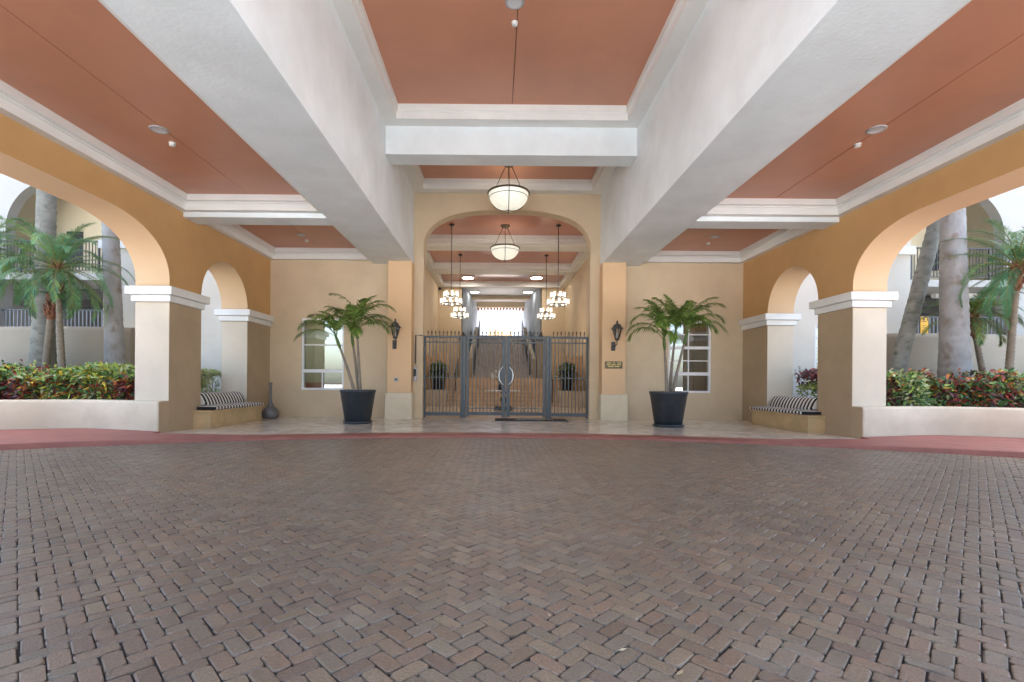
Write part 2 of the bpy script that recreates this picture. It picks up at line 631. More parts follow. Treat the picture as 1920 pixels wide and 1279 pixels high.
def kerb():
    mb = MB()
    xs = [i * 0.25 for i in range(-56, 57)]
    xs = [x for x in xs if abs(x) < 13.2]
    rows = []
    for x in xs:
        y0 = arc_y(x, AR)
        y1 = arc_y(x, AR + kw(x)) if abs(x) < 6.6 else max(arc_y(x, AR + kw(x)), 9.6)
        if abs(abs(x) - 6.75) < .2:
            y1 = max(y1, 9.05)
        hz = FZ + 0.05 * min(1, max(0, (abs(x) - 5) / 2.2))
        rows.append(mb.add([(x, y0, -0.03), (x, y0 + .015, hz - 0.012), (x, y0 + .03, hz), (x, y1, hz), (x, y1, -0.03)]))
    for a, b in zip(rows, rows[1:]):
        for q in range(4):
            mb.face((a + q, b + q, b + q + 1, a + q + 1))
    return mb


struct('kerb', kerb(), 'kerb')


def marble_floor():
    mb = MB()
    xs = [i * 0.2 for i in range(-33, 34)]
    prev = None
    for x in xs:
        y0 = arc_y(x, AR + kw(x)) - 0.004
        cur = mb.add([(x, y0, FZ), (x, 26.7, FZ), (x, 26.7, -0.05), (x, y0, -0.05)])
        if prev is not None:
            mb.face((prev, cur, cur + 1, prev + 1))
            mb.face((prev + 3, cur + 3, cur, prev))
        prev = cur
    return mb


struct('floor', marble_floor(), 'marble')

# ------------------------------------------------------------------ the entrance building
B = thing('entrance_building', 'ochre and cream covered entrance court with arches, white beams and a terracotta coffered ceiling', 'building', (0, 13.4, 0))
BW = 13.4            # front of the back wall


def arch_strip(us, zb, ztop, t0, t1, axis, soffit=None):
    """wall with a curved lower edge; us along the wall, thickness t0..t1"""
    mb = MB()

    def P(u, t, z):
        return (t, u, z) if axis == 'x' else (u, t, z)
    n = len(us)
    for t in (t0, t1):
        lo = mb.add([P(u, t, z) for u, z in zip(us, zb)])
        hi = mb.add([P(u, t, ztop) for u in us])
        for i in range(n - 1):
            mb.face((lo + i, lo + i + 1, hi + i + 1, hi + i))
    sf = soffit if soffit is not None else mb
    a = sf.add([P(u, t0, z) for u, z in zip(us, zb)])
    b = sf.add([P(u, t1, z) for u, z in zip(us, zb)])
    for i in range(n - 1):
        sf.face((a + i, a + i + 1, b + i + 1, b + i), None, True)
    for i in (0, n - 1):
        e = mb.add([P(us[i], t0, zb[i]), P(us[i], t1, zb[i]), P(us[i], t1, ztop), P(us[i], t0, ztop)])
        mb.face((e, e + 1, e + 2, e + 3))
    return mb


SPR = 2.84


def basket(u0, u1, spring, top, rx, n=28, ex=2.15):
    pts = []
    for i in range(n + 1):
        a = math.pi / 2 * i / n
        pts.append((u0 + rx * (1 - math.cos(a) ** (2 / ex)), spring + (top - spring) * math.sin(a) ** (2 / ex)))
    r = [(u0 + u1 - u, z) for u, z in pts[::-1]]
    return pts + r


big = basket(1.9, 9.27, SPR + .12, 3.93, 1.55)
sm = [(11.225 + 0.955 * -math.cos(math.pi * i / 40), SPR + 0.955 * math.sin(math.pi * i / 40)) for i in range(41)]
prof = [(YR, SPR), (1.9, SPR)] + big + [(9.27, SPR), (10.27, SPR)] + sm + [(12.18, SPR), (BW, SPR)]
us, zs = [p[0] for p in prof], [p[1] for p in prof]
for sx in (-1, 1):
    sf_ = MB()
    w = obj('side_wall', arch_strip(us, zs, 7.0, sx * HW, sx * (HW + WT), 'x', sf_), 'ochre', B)
    obj('arch_soffit', sf_, 'soffit', w)
    for y0, y1 in ((YR, 1.9), (9.27, 10.27), (12.18, BW)):
        a, b = sx * HW, sx * (HW + WT)
        p = obj('pier', box(a, b, y0, y1, -0.05, SPR - 0.29), 'cream', B, bevel=0.012)
        yb = y1 + (0.05 if y1 < BW else -0.002)
        yc = y1 + (0.12 if y1 < BW else -0.002)
        obj('inner_face', box(sx * (HW - .004), sx * (HW - .0005), max(y0, YR), y1 - .002, 0.0, SPR - .29), 'inner_tan', p)  # thin panel, darker than the cream pier it covers
        cp = MB()
        cp.box(min(a, b) - .05, max(a, b) + .05, y0 - .05, yb, SPR - .288, SPR - .16)
        cp.box(min(a, b) - .12, max(a, b) + .12, y0 - .12, yc, SPR - .158, SPR - .001)
        obj('capital', cp, 'trim', p, bevel=0.008)
    # sill under the small arch, behind the bench
    obj('sill_wall', box(sx * 6.86, sx * 7.2, 10.272, 12.178, -0.05, 0.70), 'cream', B, bevel=0.01)

# back wall, one bay each side with a window opening
WX0, WX1, WZ0, WZ1 = 4.53, 5.72, 0.80, 2.80
for sx in (-1, 1):
    mb = MB()
    T0, T1 = BW, BW + 0.32
    mb.box(sx * 2.62, sx * WX0, T0, T1, 0, 7.0)
    mb.box(sx * WX1, sx * (HW + WT), T0, T1, 0, 7.0)
    mb.box(sx * WX0, sx * WX1, T0, T1, 0, WZ0)
    mb.box(sx * WX0, sx * WX1, T0, T1, WZ1, 7.0)
    obj('back_wall', mb, 'beige', B)
# arched wall over the gate
ga = basket(-2.33, 2.33, 4.72, 5.86, 2.33, 30, 2.7)
mb = arch_strip([-2.62, -2.332] + [p[0] for p in ga] + [2.332, 2.62], [4.72, 4.72] + [p[1] for p in ga] + [4.72, 4.72], 7.0, BW + .004, BW + 0.38, 'y')
mb.box(-2.62, -2.33, BW + .004, BW + .38, 0, 4.72)
mb.box(2.33, 2.62, BW + .004, BW + .38, 0, 4.72)
obj('arch_wall', mb, 'beige', B)
for sx in (-1, 1):
    c = obj('column', box(sx * 2.585, sx * 3.225, 13.0, BW - .001, 0.75, 4.32), 'peach', B, bevel=0.008)
    obj('plinth', box(sx * 2.545, sx * 3.275, 12.93, BW - .001, 0.0, 0.75), 'plinth', c, bevel=0.014)
    obj('beam', box(sx * 2.6, sx * 3.71, YR, BW - .002, 4.32, 6.98), 'beam', B, bevel=0.01)
    obj('cross_beam', box(sx * 3.712, sx * (HW - .002), 9.65, 10.12, 4.325, 6.98), 'beam', B, bevel=0.008)
obj('cross_beam', box(-2.598, 2.598, 9.9, 10.4, 5.74, 6.98), 'beam', B, bevel=0.01)
obj('roof_slab', box(-7.4, 7.4, YR, 33.6, 7.0, 7.4), 'white_wall', B)
obj('upper_storey', box(-7.25, 7.25, 13.5, 26.0, 7.402, 28.0), 'white_wall', B)  # unseen block, added to stop sun passing over the roof


def cornice(x0, x1, y0, y1, prof):
    mb = MB()
    rings = []
    for p, z in prof:
        rings.append([(x0 + p, y0 + p, z), (x1 - p, y0 + p, z), (x1 - p, y1 - p, z), (x0 + p, y1 - p, z)])
    for A_, B_ in zip(rings, rings[1:]):
        for k in range(4):
            b = mb.add([A_[k], A_[(k + 1) % 4], B_[(k + 1) % 4], B_[k]])
            mb.face((b, b + 1, b + 2, b + 3))
    return mb


def coffer(x0, x1, y0, y1, z, prof, material, seam=True, parent=B):
    obj('cornice', cornice(x0, x1, y0, y1, prof), 'trim', parent)
    xm = (x0 + x1) / 2
    g = 0.006
    if seam:
        # two rows of boards with an open joint between them, and one joint across
        ym = y0 + (y1 - y0) * 0.62
        for xa, xb in ((x0, xm - g), (xm + g, x1)):
            mb = MB()
            mb.box(xa, xb, y0, ym - .001, z, z + .05)
            mb.box(xa, xb, ym + .001, y1, z, z + .05)
            obj('ceiling_panel', mb, material, parent)
        obj('joint_backing', box(xm - .05, xm + .05, y0, y1, z + .052, z + .06), 'dark_gap', parent)
    else:
        obj('ceiling_panel', box(x0, x1, y0, y1, z, z + .05), material, parent)


PC = [(0.0, 6.32), (0.28, 6.32), (0.28, 6.445), (0.30, 6.455), (0.30, 6.47), (0.32, 6.475), (0.32, 6.60)]
PS = [(0.0, 4.42), (0.14, 4.42), (0.14, 4.55), (0.165, 4.558), (0.165, 4.575), (0.235, 4.585), (0.235, 4.70)]
coffer(-2.6, 2.6, YR, 9.9, 6.60, PC, 'terra')
coffer(-2.6, 2.6, 10.4, BW, 6.60, PC, 'terra')
for sx in (-1, 1):
    xa, xb = sorted((sx * 3.71, sx * HW))
    coffer(xa, xb, YR, 9.65, 4.70, PS, 'terra')
    coffer(xa, xb, 10.12, BW, 4.70, PS, 'terra')

# passage behind the gate
PW = 3.5
for sx in (-1, 1):
    obj('passage_wall', box(sx * PW, sx * (PW + .15), BW + .385, 27.2, 0, 7.0), 'beige', B)
    obj('end_wall', box(sx * 2.24, sx * (PW - .002), 26.7, 27.1, 0, 7.0), 'beige', B)
obj('lintel', box(-2.238, 2.238, 26.7, 27.1, 6.36, 7.0), 'trim', B)
PP = [(0.0, 6.30), (0.30, 6.30), (0.30, 6.42), (0.33, 6.43), (0.33, 6.60)]
ed = [BW + .385, 18.4, 18.9, 22.6, 23.1, 26.698]
for k in (1, 3):
    obj('cross_beam', box(-PW + .002, PW - .002, ed[k], ed[k + 1], 6.28, 6.98), 'trim', B, bevel=.008)
for k in (0, 2, 4):
    coffer(-PW, PW, ed[k], ed[k + 1], 6.60, PP, 'terra_gloss', False)


def splay(D):
    return 2.23 - (D - 26.7) * 0.0912


for sx in (-1, 1):
    mb = MB()
    a = mb.add([(sx * splay(27.1), 27.1, 0), (sx * splay(40), 40, 0), (sx * (splay(40) + .35), 40, 0), (sx * (splay(27.1) + .35), 27.1, 0),
                (sx * splay(27.1), 27.1, 6.98), (sx * splay(34), 34, 6.75), (sx * splay(40), 40, 5.9),
                (sx * (splay(40) + .35), 40, 5.9), (sx * (splay(34) + .35), 34, 6.75), (sx * (splay(27.1) + .35), 27.1, 6.98)])
    mb.face((a, a + 1, a + 6, a + 5, a + 4))
    mb.face((a + 3, a + 9, a + 8, a + 7, a + 2))
    mb.face((a + 4, a + 5, a + 8, a + 9))
    mb.face((a + 5, a + 6, a + 7, a + 8))
    mb.face((a + 1, a + 2, a + 7, a + 6))
    obj('stair_side_wall', mb, 'rubble', B)
obj('ceiling_panel', box(-2.22, 2.22, 27.102, 30.6, 6.58, 6.62), 'trim', B)
obj('cross_beam', box(-1.95, 1.95, 30.6, 31.1, 6.38, 6.98), 'beige', B)
obj('ceiling_panel', box(-1.8, 1.8, 31.1, 33.0, 6.58, 6.62), 'trim', B)
obj('cross_beam', box(-1.75, 1.75, 33.0, 33.55, 6.22, 6.98), 'beige', B)
for k in range(15):
    x = -1.54 + k * 0.22
    obj('roof_tile', MB().tube([(x, 33.3, 6.19), (x, 33.75, 6.13)], 0.075, 8), 'tile_roof', B)


# windows
def window(sx, lit):
    xa, xb = sorted((sx * WX0, sx * WX1))
    yf = BW + .05
    W = obj('window', box(xa, xb, yf + .02, yf + .028, WZ0, WZ1), 'glass', B)
    fr = MB()
    t = 0.055
    fr.box(xa, xb, yf - .03, yf + .06, WZ0, WZ0 + t)
    fr.box(xa, xb, yf - .03, yf + .06, WZ1 - t, WZ1)
    fr.box(xa, xa + t, yf - .03, yf + .06, WZ0 + t, WZ1 - t)
    fr.box(xb - t, xb, yf - .03, yf + .06, WZ0 + t, WZ1 - t)
    obj('frame', fr, 'white_frame', W, bevel=.006)
    def bar(*a):
        obj('muntin', box(*a), 'white_frame', W, bevel=.004)
    xm = (xa + xb) / 2 - .02
    h = WZ1 - WZ0
    z1, z2 = WZ0 + h * .265, WZ0 + h * .63
    bar(xa + t, xb - t, yf - .02, yf + .05, z1 - .045, z1 + .045)
    if lit:
        bar(xa + t, xb - t, yf - .01, yf + .018, z2 - .018, z2 + .018)
        bar(xm - .018, xm + .018, yf - .012, yf + .016, WZ0 + t, z1 - .045)
    else:
        bar(xa + t, xb - t, yf - .02, yf + .05, z2 - .04, z2 + .04)
        for za, zb in ((WZ0 + t, z1 - .045), (z1 + .045, z2 - .04), (z2 + .04, WZ1 - t)):
            bar(xm - .016, xm + .016, yf - .012, yf + .016, za, zb)
        for zz in ((z1 + z2) / 2, (z2 + WZ1) / 2):
            bar(xa + t, xm - .017, yf - .012, yf + .016, zz - .013, zz + .013)
            bar(xm + .017, xb - t, yf - .012, yf + .016, zz - .013, zz + .013)
    # the room behind the window
    xi, xo = sorted((sx * (PW + .16), sx * 7.2))
    rm = MB()
    y0, y1 = BW + .322, BW + 3.6
    rm.box(xi, xo, y1, y1 + .1, 0, 3.2)
    rm.box(xi, xi + .05, y0, y1, 0, 3.2)
    rm.box(xo - .05, xo, y0, y1, 0, 3.2)
    rm.box(xi, xo, y0, y1 + .1, 3.2, 3.3)
    rm.box(xi, xo, y0, y1 + .1, -.05, 0.02)
    obj('room', rm, 'green_wall' if lit else 'room_dark', B)
    if lit:
        obj('counter', box(xi + .3, xo - .3, y0 + .9, y0 + 1.5, 0.02, 1.0), 'red_counter', B)
        for px, py in ((576, 621), (602, 628)):
            q = at(px, py, y0 + 1.5 if px < 590 else y0 + 2.2)
            obj('ceiling_light', MB().lathe([(0.001, 3.13), (.14, 3.14), (.16, 3.199)], q.x, q.y, 20), 'room_lamp', B)


window(-1, True)
window(1, False)

# ------------------------------------------------------------------ gate
G = thing('entrance_gate', 'tall grey metal gate with spear points and curved steel handles closing the arched passage', 'gate', (0, 13.62, FZ))
GY = 13.62
GZ0, GZ1 = FZ + .05, 2.36


def bars(mb, x0, x1, n, z0, z1, spear=True):
    for i in range(n):
        x = x0 + (x1 - x0) * (i + 1) / (n + 1)
        mb.box(x - .012, x + .012, GY - .012, GY + .012, z0, z1)


def spears(mb, x0, x1, n):
    for i in range(n):
        x = x0 + (x1 - x0) * (i + 1) / (n + 1)
        mb.lathe([(.011, GZ1), (.011, GZ1 + .06), (.026, GZ1 + .075), (.012, GZ1 + .09), (.026, GZ1 + .10), (.001, GZ1 + .155)], x, GY, 6)


for sx in (-1, 1):
    a, b = sorted((sx * 1.235, sx * 2.325))
    P_ = MB()
    t = .055
    P_.box(a, a + t, GY - .03, GY + .03, FZ, GZ1)
    P_.box(b - t, b, GY - .03, GY + .03, FZ, GZ1)
    P_.box(a + t, b - t, GY - .03, GY + .03, GZ1 - .06, GZ1 - .002)
    P_.box(a + t, b - t, GY - .025, GY + .025, GZ1 - .20, GZ1 - .165)
    P_.box(a + t, b - t, GY - .03, GY + .03, GZ0, GZ0 + .10)
    P_.box(a + t, b - t, GY - .022, GY + .022, 1.17, 1.195)
    p = obj('side_panel', P_, 'gate', G)
    m_ = MB()
    bars(m_, a + t, b - t, 9, GZ0 + .10, GZ1 - .06)
    obj('bar', m_, 'gate', p)
    m_ = MB()
    spears(m_, a, b, 9)
    obj('spear_point', m_, 'iron', p)
    obj('post', box(sx * 1.13, sx * 1.23, GY - .05, GY + .05, FZ, GZ1 + .01), 'gate', G, bevel=.006)
    # hinged leaf
    a, b = sorted((sx * 0.012, sx * 1.115))
    L_ = MB()
    ia, ib = (a + .07, b - .105) if sx < 0 else (a + .105, b - .07)
    L_.box(a, ia, GY - .028, GY + .028, FZ + .03, GZ1)
    L_.box(ib, b, GY - .028, GY + .028, FZ + .03, GZ1)
    L_.box(ia, ib, GY - .028, GY + .028, GZ1 - .075, GZ1 - .002)
    L_.box(ia, ib, GY - .022, GY + .022, GZ1 - .20, GZ1 - .165)
    L_.box(ia, ib, GY - .028, GY + .028, GZ0 + .02, GZ0 + .11)
    L_.box(ia, ib, GY - .02, GY + .02, 0.30, 0.32)
    # round lock plate behind the handle
    poly = [(sx * (.012 + .17 * max(0.0, math.cos(t_))), 1.24 + .42 * math.sin(t_)) for t_ in [R(-90 + 180 * i / 20) for i in range(21)]]
    L_.prism(poly if sx < 0 else poly, GY - .034, GY - .029, 'y')
    leaf = obj('leaf', L_, 'gate', G)
    m_ = MB()
    bars(m_, ia, ib, 8, GZ0 + .11, GZ1 - .075)
    obj('bar', m_, 'gate', leaf)
    m_ = MB()
    spears(m_, a, b, 9)
    obj('spear_point', m_, 'iron', leaf)
    pts = []
    for i in range(13):
        t_ = R(-52 + 104 * i / 12)
        pts.append((sx * (-.16 + .36 * math.cos(t_) + .0), GY - .085, 1.24 + .34 * math.sin(t_)))
    hd = MB().tube(pts, .016, 8)
    for i in (1, 11):
        hd.tube([pts[i], (pts[i][0], GY - .02, pts[i][2])], .010, 6)
    obj('handle', hd, 'steel', leaf)
G2 = MB().box(-2.62, -2.345, GY - .32, GY - .28, 2.33, 2.37)
C_ = thing('gate_intercom', 'grey intercom box with conduit on the jamb left of the gate', 'intercom', (-2.5, 13.36, 0.9))
obj('conduit', MB().tube([(-2.34, 13.375, 2.345), (-2.525, 13.375, 2.345), (-2.525, 13.375, 1.55)], .016, 8), 'iron', C_)
obj('housing', box(-2.575, -2.48, 13.30, 13.398, 1.06, 1.47), 'steel_dull', C_, bevel=.02)
obj('keypad', box(-2.56, -2.495, 13.292, 13.2995, 1.20, 1.40), 'black', C_)
tag(obj('doormat', box(-.30, 1.62, 12.50, 13.28, FZ, FZ + .014), 'mat', bevel=.004), 'black rubber doormat with grey script pattern before the gate', 'doormat')
dm = bpy.data.objects['doormat']
sq = MB()
pts = [(0.24 + 1.02 * i / 90 + .03 * math.sin(i * .9), 12.86 + .17 * math.sin(i * .55) * (0.6 + .4 * math.sin(i * .23)), FZ + .016) for i in range(91)]
sq.tube(pts, .011, 5)
obj('lettering', sq, 'mat_grey', dm)

# ------------------------------------------------------------------ staircase beyond the gate
ST = thing('staircase', 'long stone staircase climbing from the passage to the bright deck', 'stairs', (0, 19.7, 0))
mb = MB()
n1 = 8
for i in range(n1):
    mb.box(-2.34, 2.34, 19.7 + i * .36, 23.4, FZ + i * .15 + (.0005 if i else 0), FZ + (i + 1) * .15 - .03)
    mb.box(-2.34, 2.34, 19.66 + i * .36, 20.06 + i * .36 if i < n1 - 1 else 23.4, FZ + (i + 1) * .15 - .0295, FZ + (i + 1) * .15)
obj('lower_flight', mb, 'step', ST)
z0 = FZ + n1 * .15
mb = MB()
n2 = 18
for i in range(n2):
    mb.box(-1.46 + i * .006, 1.46 - i * .006, 23.4 + .001 + i * .42, 31.2, z0 + i * .155, z0 + (i + 1) * .155 - .03)
    mb.box(-1.46 + i * .006, 1.46 - i * .006, 23.36 + i * .42, 23.83 + i * .42 if i < n2 - 1 else 31.2, z0 + (i + 1) * .155 - .0295, z0 + (i + 1) * .155)
obj('upper_flight', mb, 'step_grey', ST)
zt = z0 + n2 * .155
obj('landing', box(-1.46, 1.46, 31.201, 39.9, zt - .3, zt), 'step_grey', ST)
for sx in (-1, 1):
    pr = [(23.45, 0), (31.2, 0), (31.2, zt + .6), (23.45, z0 + .95)]
    obj('cheek_wall', MB().prism(pr, sx * 1.47, sx * 1.66, 'x'), 'tan_wall', ST)
    nw = obj('newel', box(sx * 1.70, sx * 2.1, 23.5, 23.9, 0, 3.1), 'tan_wall', ST, bevel=.02)
    obj('newel_cap', MB().lathe([(.32, 3.101), (.32, 3.16), (.02, 3.52)], sx * 1.9, 23.7, 4, smooth=False), 'iron', nw)
    hr = MB()
    for i in range(8):
        y = 23.6 + i * 1.05
        zz = z0 + (y - 23.4) / .42 * .155
        hr.tube([(sx * 1.36, y, zz), (sx * 1.36, y, zz + 1.0)], .022, 6)
    hr.tube([(sx * 1.36, 23.6, z0 + 1.07), (sx * 1.36, 31.0, z0 + 1.07 + 7.4 / .42 * .155)], .026, 8)
    obj('handrail', hr, 'iron', ST)
    hr = MB()
    for i in range(3):
        y = 19.85 + i * 1.2
        zz = FZ + (y - 19.7) / .36 * .15
        hr.tube([(sx * 2.05, y, zz), (sx * 2.05, y, zz + 1.0)], .022, 6)
    hr.tube([(sx * 2.05, 19.85, FZ + 1.06), (sx * 2.05, 22.25, FZ + 1.06 + 1.0)], .026, 8)
    obj('handrail', hr, 'iron', ST)
    # low pedestal wall with a taller wall behind it
    nm = 'left' if sx < 0 else 'right'
    w_ = obj('pedestal_wall', box(sx * 2.36, sx * (PW - .003), 19.9, 20.9, 0, 0.72), 'cream', None, bevel=.015)
    tag(w_, f'low cream pedestal wall {nm} of the stairs, behind the gate', 'wall', 'pedestal walls flanking the stairs')
    tops = [(2.42, 2.35), (2.7, 2.30), (2.95, 2.14), (3.2, 2.22), (PW - .003, 2.26)]
    poly = [(sx * 2.42, 0), (sx * (PW - .003), 0)] + [(sx * x, z) for x, z in tops[::-1]]
    w_ = obj('planter_back_wall', MB().prism(poly, 21.0, 21.3, 'y'), 'peach', None)
    tag(w_, f'peach wall with dipping top behind the potted plant {nm} of the stairs', 'wall', 'dipping walls beside the stairs')

tag(obj('deck_building', box(-9, 9, 62, 68, 0, 7.9), 'peach'), 'low peach building far off at the top of the stairs', 'building')
struct('upper_deck', box(-9, 9, 39.9, 62, zt - .5, zt - .1), 'concrete')
tag(obj('flag_pole', MB().tube([(-.34 * 1.0, 45, zt - .1), (-.34, 45, zt + 3.1)], .05, 8), 'iron'), 'thin dark pole standing at the top of the stairs', 'pole')

# ------------------------------------------------------------------ lamps
def lamp_light(parent, x, y, z, watts, rad=.2):
    l = bpy.data.lights.new('lamp_glow', 'POINT')
    l.energy = watts
    l.color = (1.0, 0.92, 0.80)
    l.shadow_soft_size = rad
    o = bpy.data.objects.new('lamp_glow', l)
    COL.objects.link(o)
    o.parent = parent
    o.location = Vector((x, y, z)) - wloc(parent)


def pendant(loc, label, rim_z, r, top_z):
    t = thing('pendant_lamp', label, 'pendant lamp', (loc[0], loc[1], rim_z), 'glass bowl pendants')
    x, y = loc
    dz = r * .83
    prof = [(r * math.cos(a), rim_z - dz * math.sin(a)) for a in [R(90 * i / 14) for i in range(15)]]
    inner = [(q[0] * .97, q[1] + .012) for q in prof[::-1]]
    prof[-1] = (0.0005, prof[-1][1])
    inner[0] = (0.0005, inner[0][1])
    obj('glass_bowl', MB().lathe(prof[::-1][:0] + [prof[i] for i in range(14, -1, -1)] + inner[::-1], x, y, 40), 'bowl', t)
    fr = MB()
    ring = [(x + (r + .012) * math.cos(2 * math.pi * k / 40), y + (r + .012) * math.sin(2 * math.pi * k / 40), rim_z) for k in range(41)]
    fr.tube(ring, .024, 6, False)
    rr = r * .955 + .008
    zz = rim_z - dz * .28
    fr.tube([(x + rr * math.cos(2 * math.pi * k / 40), y + rr * math.sin(2 * math.pi * k / 40), zz) for k in range(41)], .008, 5, False)
    for k in range(3):
        az = R(-90 + 120 * k)
        fr.tube([(x + (r + .012) * math.cos(a) * math.cos(az), y + (r + .012) * math.cos(a) * math.sin(az), rim_z - (dz + .012) * math.sin(a)) for a in [R(90 * i / 10) for i in range(11)]], .011, 5)
    fr.lathe([(.001, rim_z - dz - .10), (.022, rim_z - dz - .07), (.012, rim_z - dz - .04), (.04, rim_z - dz - .005)], x, y, 10)
    obj('frame', fr, 'bronze', t)
    rods = MB()
    for k in range(3):
        az = R(-90 + 120 * k)
        rods.tube([(x + r * math.cos(az), y + r * math.sin(az), rim_z), (x + .09 * math.cos(az), y + .09 * math.sin(az), top_z - .06)], .010, 5)
    obj('rod', rods, 'bronze', t)
    obj('canopy', MB().lathe([(.11, top_z - .075), (.12, top_z - .05), (.16, top_z - .03), (.17, top_z - .001)], x, y, 20), 'bronze', t)
    for sx in (-1, 1):
        lamp_light(t, x + sx * r * .4, y, rim_z - .02, 0.55, .05)
        obj('bulb', MB().lathe([(.001, rim_z - .27), (.05, rim_z - .22), (.05, rim_z - .12), (.001, rim_z - .07)], x + sx * r * .4, y, 10), 'bulb', t)


pendant((0, 12.15), 'glass bowl pendant lamp hanging in front of the arched wall, the larger in view', 5.83, .505, 6.60)
pendant((0, 17.0), 'glass bowl pendant lamp hanging inside the passage, seen through the arch', 5.80, .50, 6.60)


def chandelier(x, y, label, zb):
    t = thing('chandelier', label, 'chandelier', (x, y, zb), 'two-tier chandeliers in the passage')
    fr = MB()
    for rr, zz in ((.355, zb), (.235, zb + .25)):
        fr.tube([(x + rr * math.cos(2 * math.pi * k / 32), y + rr * math.sin(2 * math.pi * k / 32), zz) for k in range(33)], .022, 6, False)
        for k in range(4):
            az = R(45 + 90 * k)
            fr.tube([(x, y, zz), (x + rr * math.cos(az), y + rr * math.sin(az), zz)], .012, 5)
    obj('ring', fr, 'iron', t)
    obj('stem', MB().tube([(x, y, zb - .05), (x, y, 6.57)], .014, 6), 'iron', t)
    obj('canopy', MB().lathe([(.06, 6.54), (.09, 6.57), (.09, 6.599)], x, y, 16), 'iron', t)
    lamp_light(t, x, y, zb - .12, 5.5, .3)
    lamp_light(t, x, y, zb + .62, 1.5, .2)
    first = None
    for rr, zz, n in ((.355, zb, 10), (.235, zb + .25, 7)):
        for k in range(n):
            az = 2 * math.pi * (k + .5) / n
            loc = Vector((x + rr * math.cos(az), y + rr * math.sin(az), zz)) - wloc(t)
            if first is None:
                first = obj('glass_shade', MB().lathe([(.03, .0), (.046, .015), (.048, .175), (.042, .177)], 0, 0, 12), 'bulb')
                o = first
            else:
                o = first.copy()
                COL.objects.link(o)
            o.parent = t
            o.location = loc
    return t


SHADE = None
for y, zb, where in ((16.9, 3.80, 'nearer'), (20.9, 3.86, 'farther')):
    for sx, sd in ((-1, 'left'), (1, 'right')):
        chandelier(sx * 1.88, y, f'two-tier chandelier of lit glass cylinders, {where} one on the {sd} of the passage', zb)

for i, (px, py, H_, w_) in enumerate(((878, 520, 5.55, 'left disc of the front pair'), (1005, 520, 5.55, 'right disc of the front pair'), (883, 546.5, 5.53, 'left disc of the second pair'), (997, 547, 5.53, 'right disc of the second pair'))):
    D = H_ * F / (VY - py + ROLL * (px - VX))
    q = at(px, py, D)
    q.x = math.copysign(1.81 if D < 27 else 1.62, q.x)
    zc = 6.58 if D > 27.1 else 6.60
    t = obj('disc_light', MB().lathe([(.001, zc - .05), (.27, zc - .045), (.285, zc - .03)], q.x, q.y, 28), 'disc' if D < 27 else 'disc_soft')
    tag(t, f'round white lit ceiling light deep in the passage, {w_}', 'ceiling light', 'disc lights in the passage')
    obj('rim', MB().lathe([(.287, zc - .052), (.315, zc - .045), (.315, zc - .001), (.287, zc - .001)], q.x, q.y, 28, cap=False), 'trim', t)


def downlight(px, py, z, label, r=.105):
    H_ = z - CZ
    D = H_ * F / (VY - py + ROLL * (px - VX))
    q = at(px, py, D)
    t = thing('downlight', label, 'downlight', (q.x, q.y, z), 'recessed downlights in the terracotta ceiling')
    obj('trim_ring', MB().lathe([(r - .012, z - .012), (r + .012, z - .014), (r + .028, z - .004), (r + .028, z + .001)], q.x, q.y, 28, cap=False), 'steel_dull', t)
    # a shallow reflector bowl with a lamp face
    obj('reflector', MB().lathe([(r - .012, z - .012), (r * .62, z - .004), (.001, z - .003)], q.x, q.y, 28, cap=False), 'can_in', t)


def sprinkler(px, py, z, label):
    H_ = z - CZ
    D = H_ * F / (VY - py + ROLL * (px - VX))
    q = at(px, py, D)
    t = obj('sprinkler_head', MB().lathe([(.012, z - .05), (.045, z - .045), (.045, z - .038), (.02, z - .03), (.05, z - .012), (.05, z - .0005)], q.x, q.y, 16), 'trim')
    tag(t, label, 'sprinkler', 'sprinkler heads in the ceiling')


downlight(965, 4, 6.60, 'silver recessed downlight in the high middle ceiling panel', .115)
downlight(298, 243, 4.70, 'silver recessed downlight in the large left ceiling panel', .10)
downlight(1643, 243, 4.70, 'silver recessed downlight in the large right ceiling panel', .10)
downlight(565, 440, 4.70, 'silver recessed downlight in the small left ceiling panel by the back wall', .09)
downlight(1340, 444, 4.70, 'silver recessed downlight in the small right ceiling panel by the back wall', .09)
sprinkler(965, 42, 6.60, 'white sprinkler head on the seam of the high middle ceiling')
sprinkler(323, 268, 4.70, 'white sprinkler head beside the downlight of the large left ceiling panel')
sprinkler(1608, 270, 4.70, 'white sprinkler head beside the downlight of the large right ceiling panel')
sprinkler(575, 450, 4.70, 'white sprinkler head in the small left ceiling panel')
sprinkler(1328, 455, 4.70, 'white sprinkler head in the small right ceiling panel')


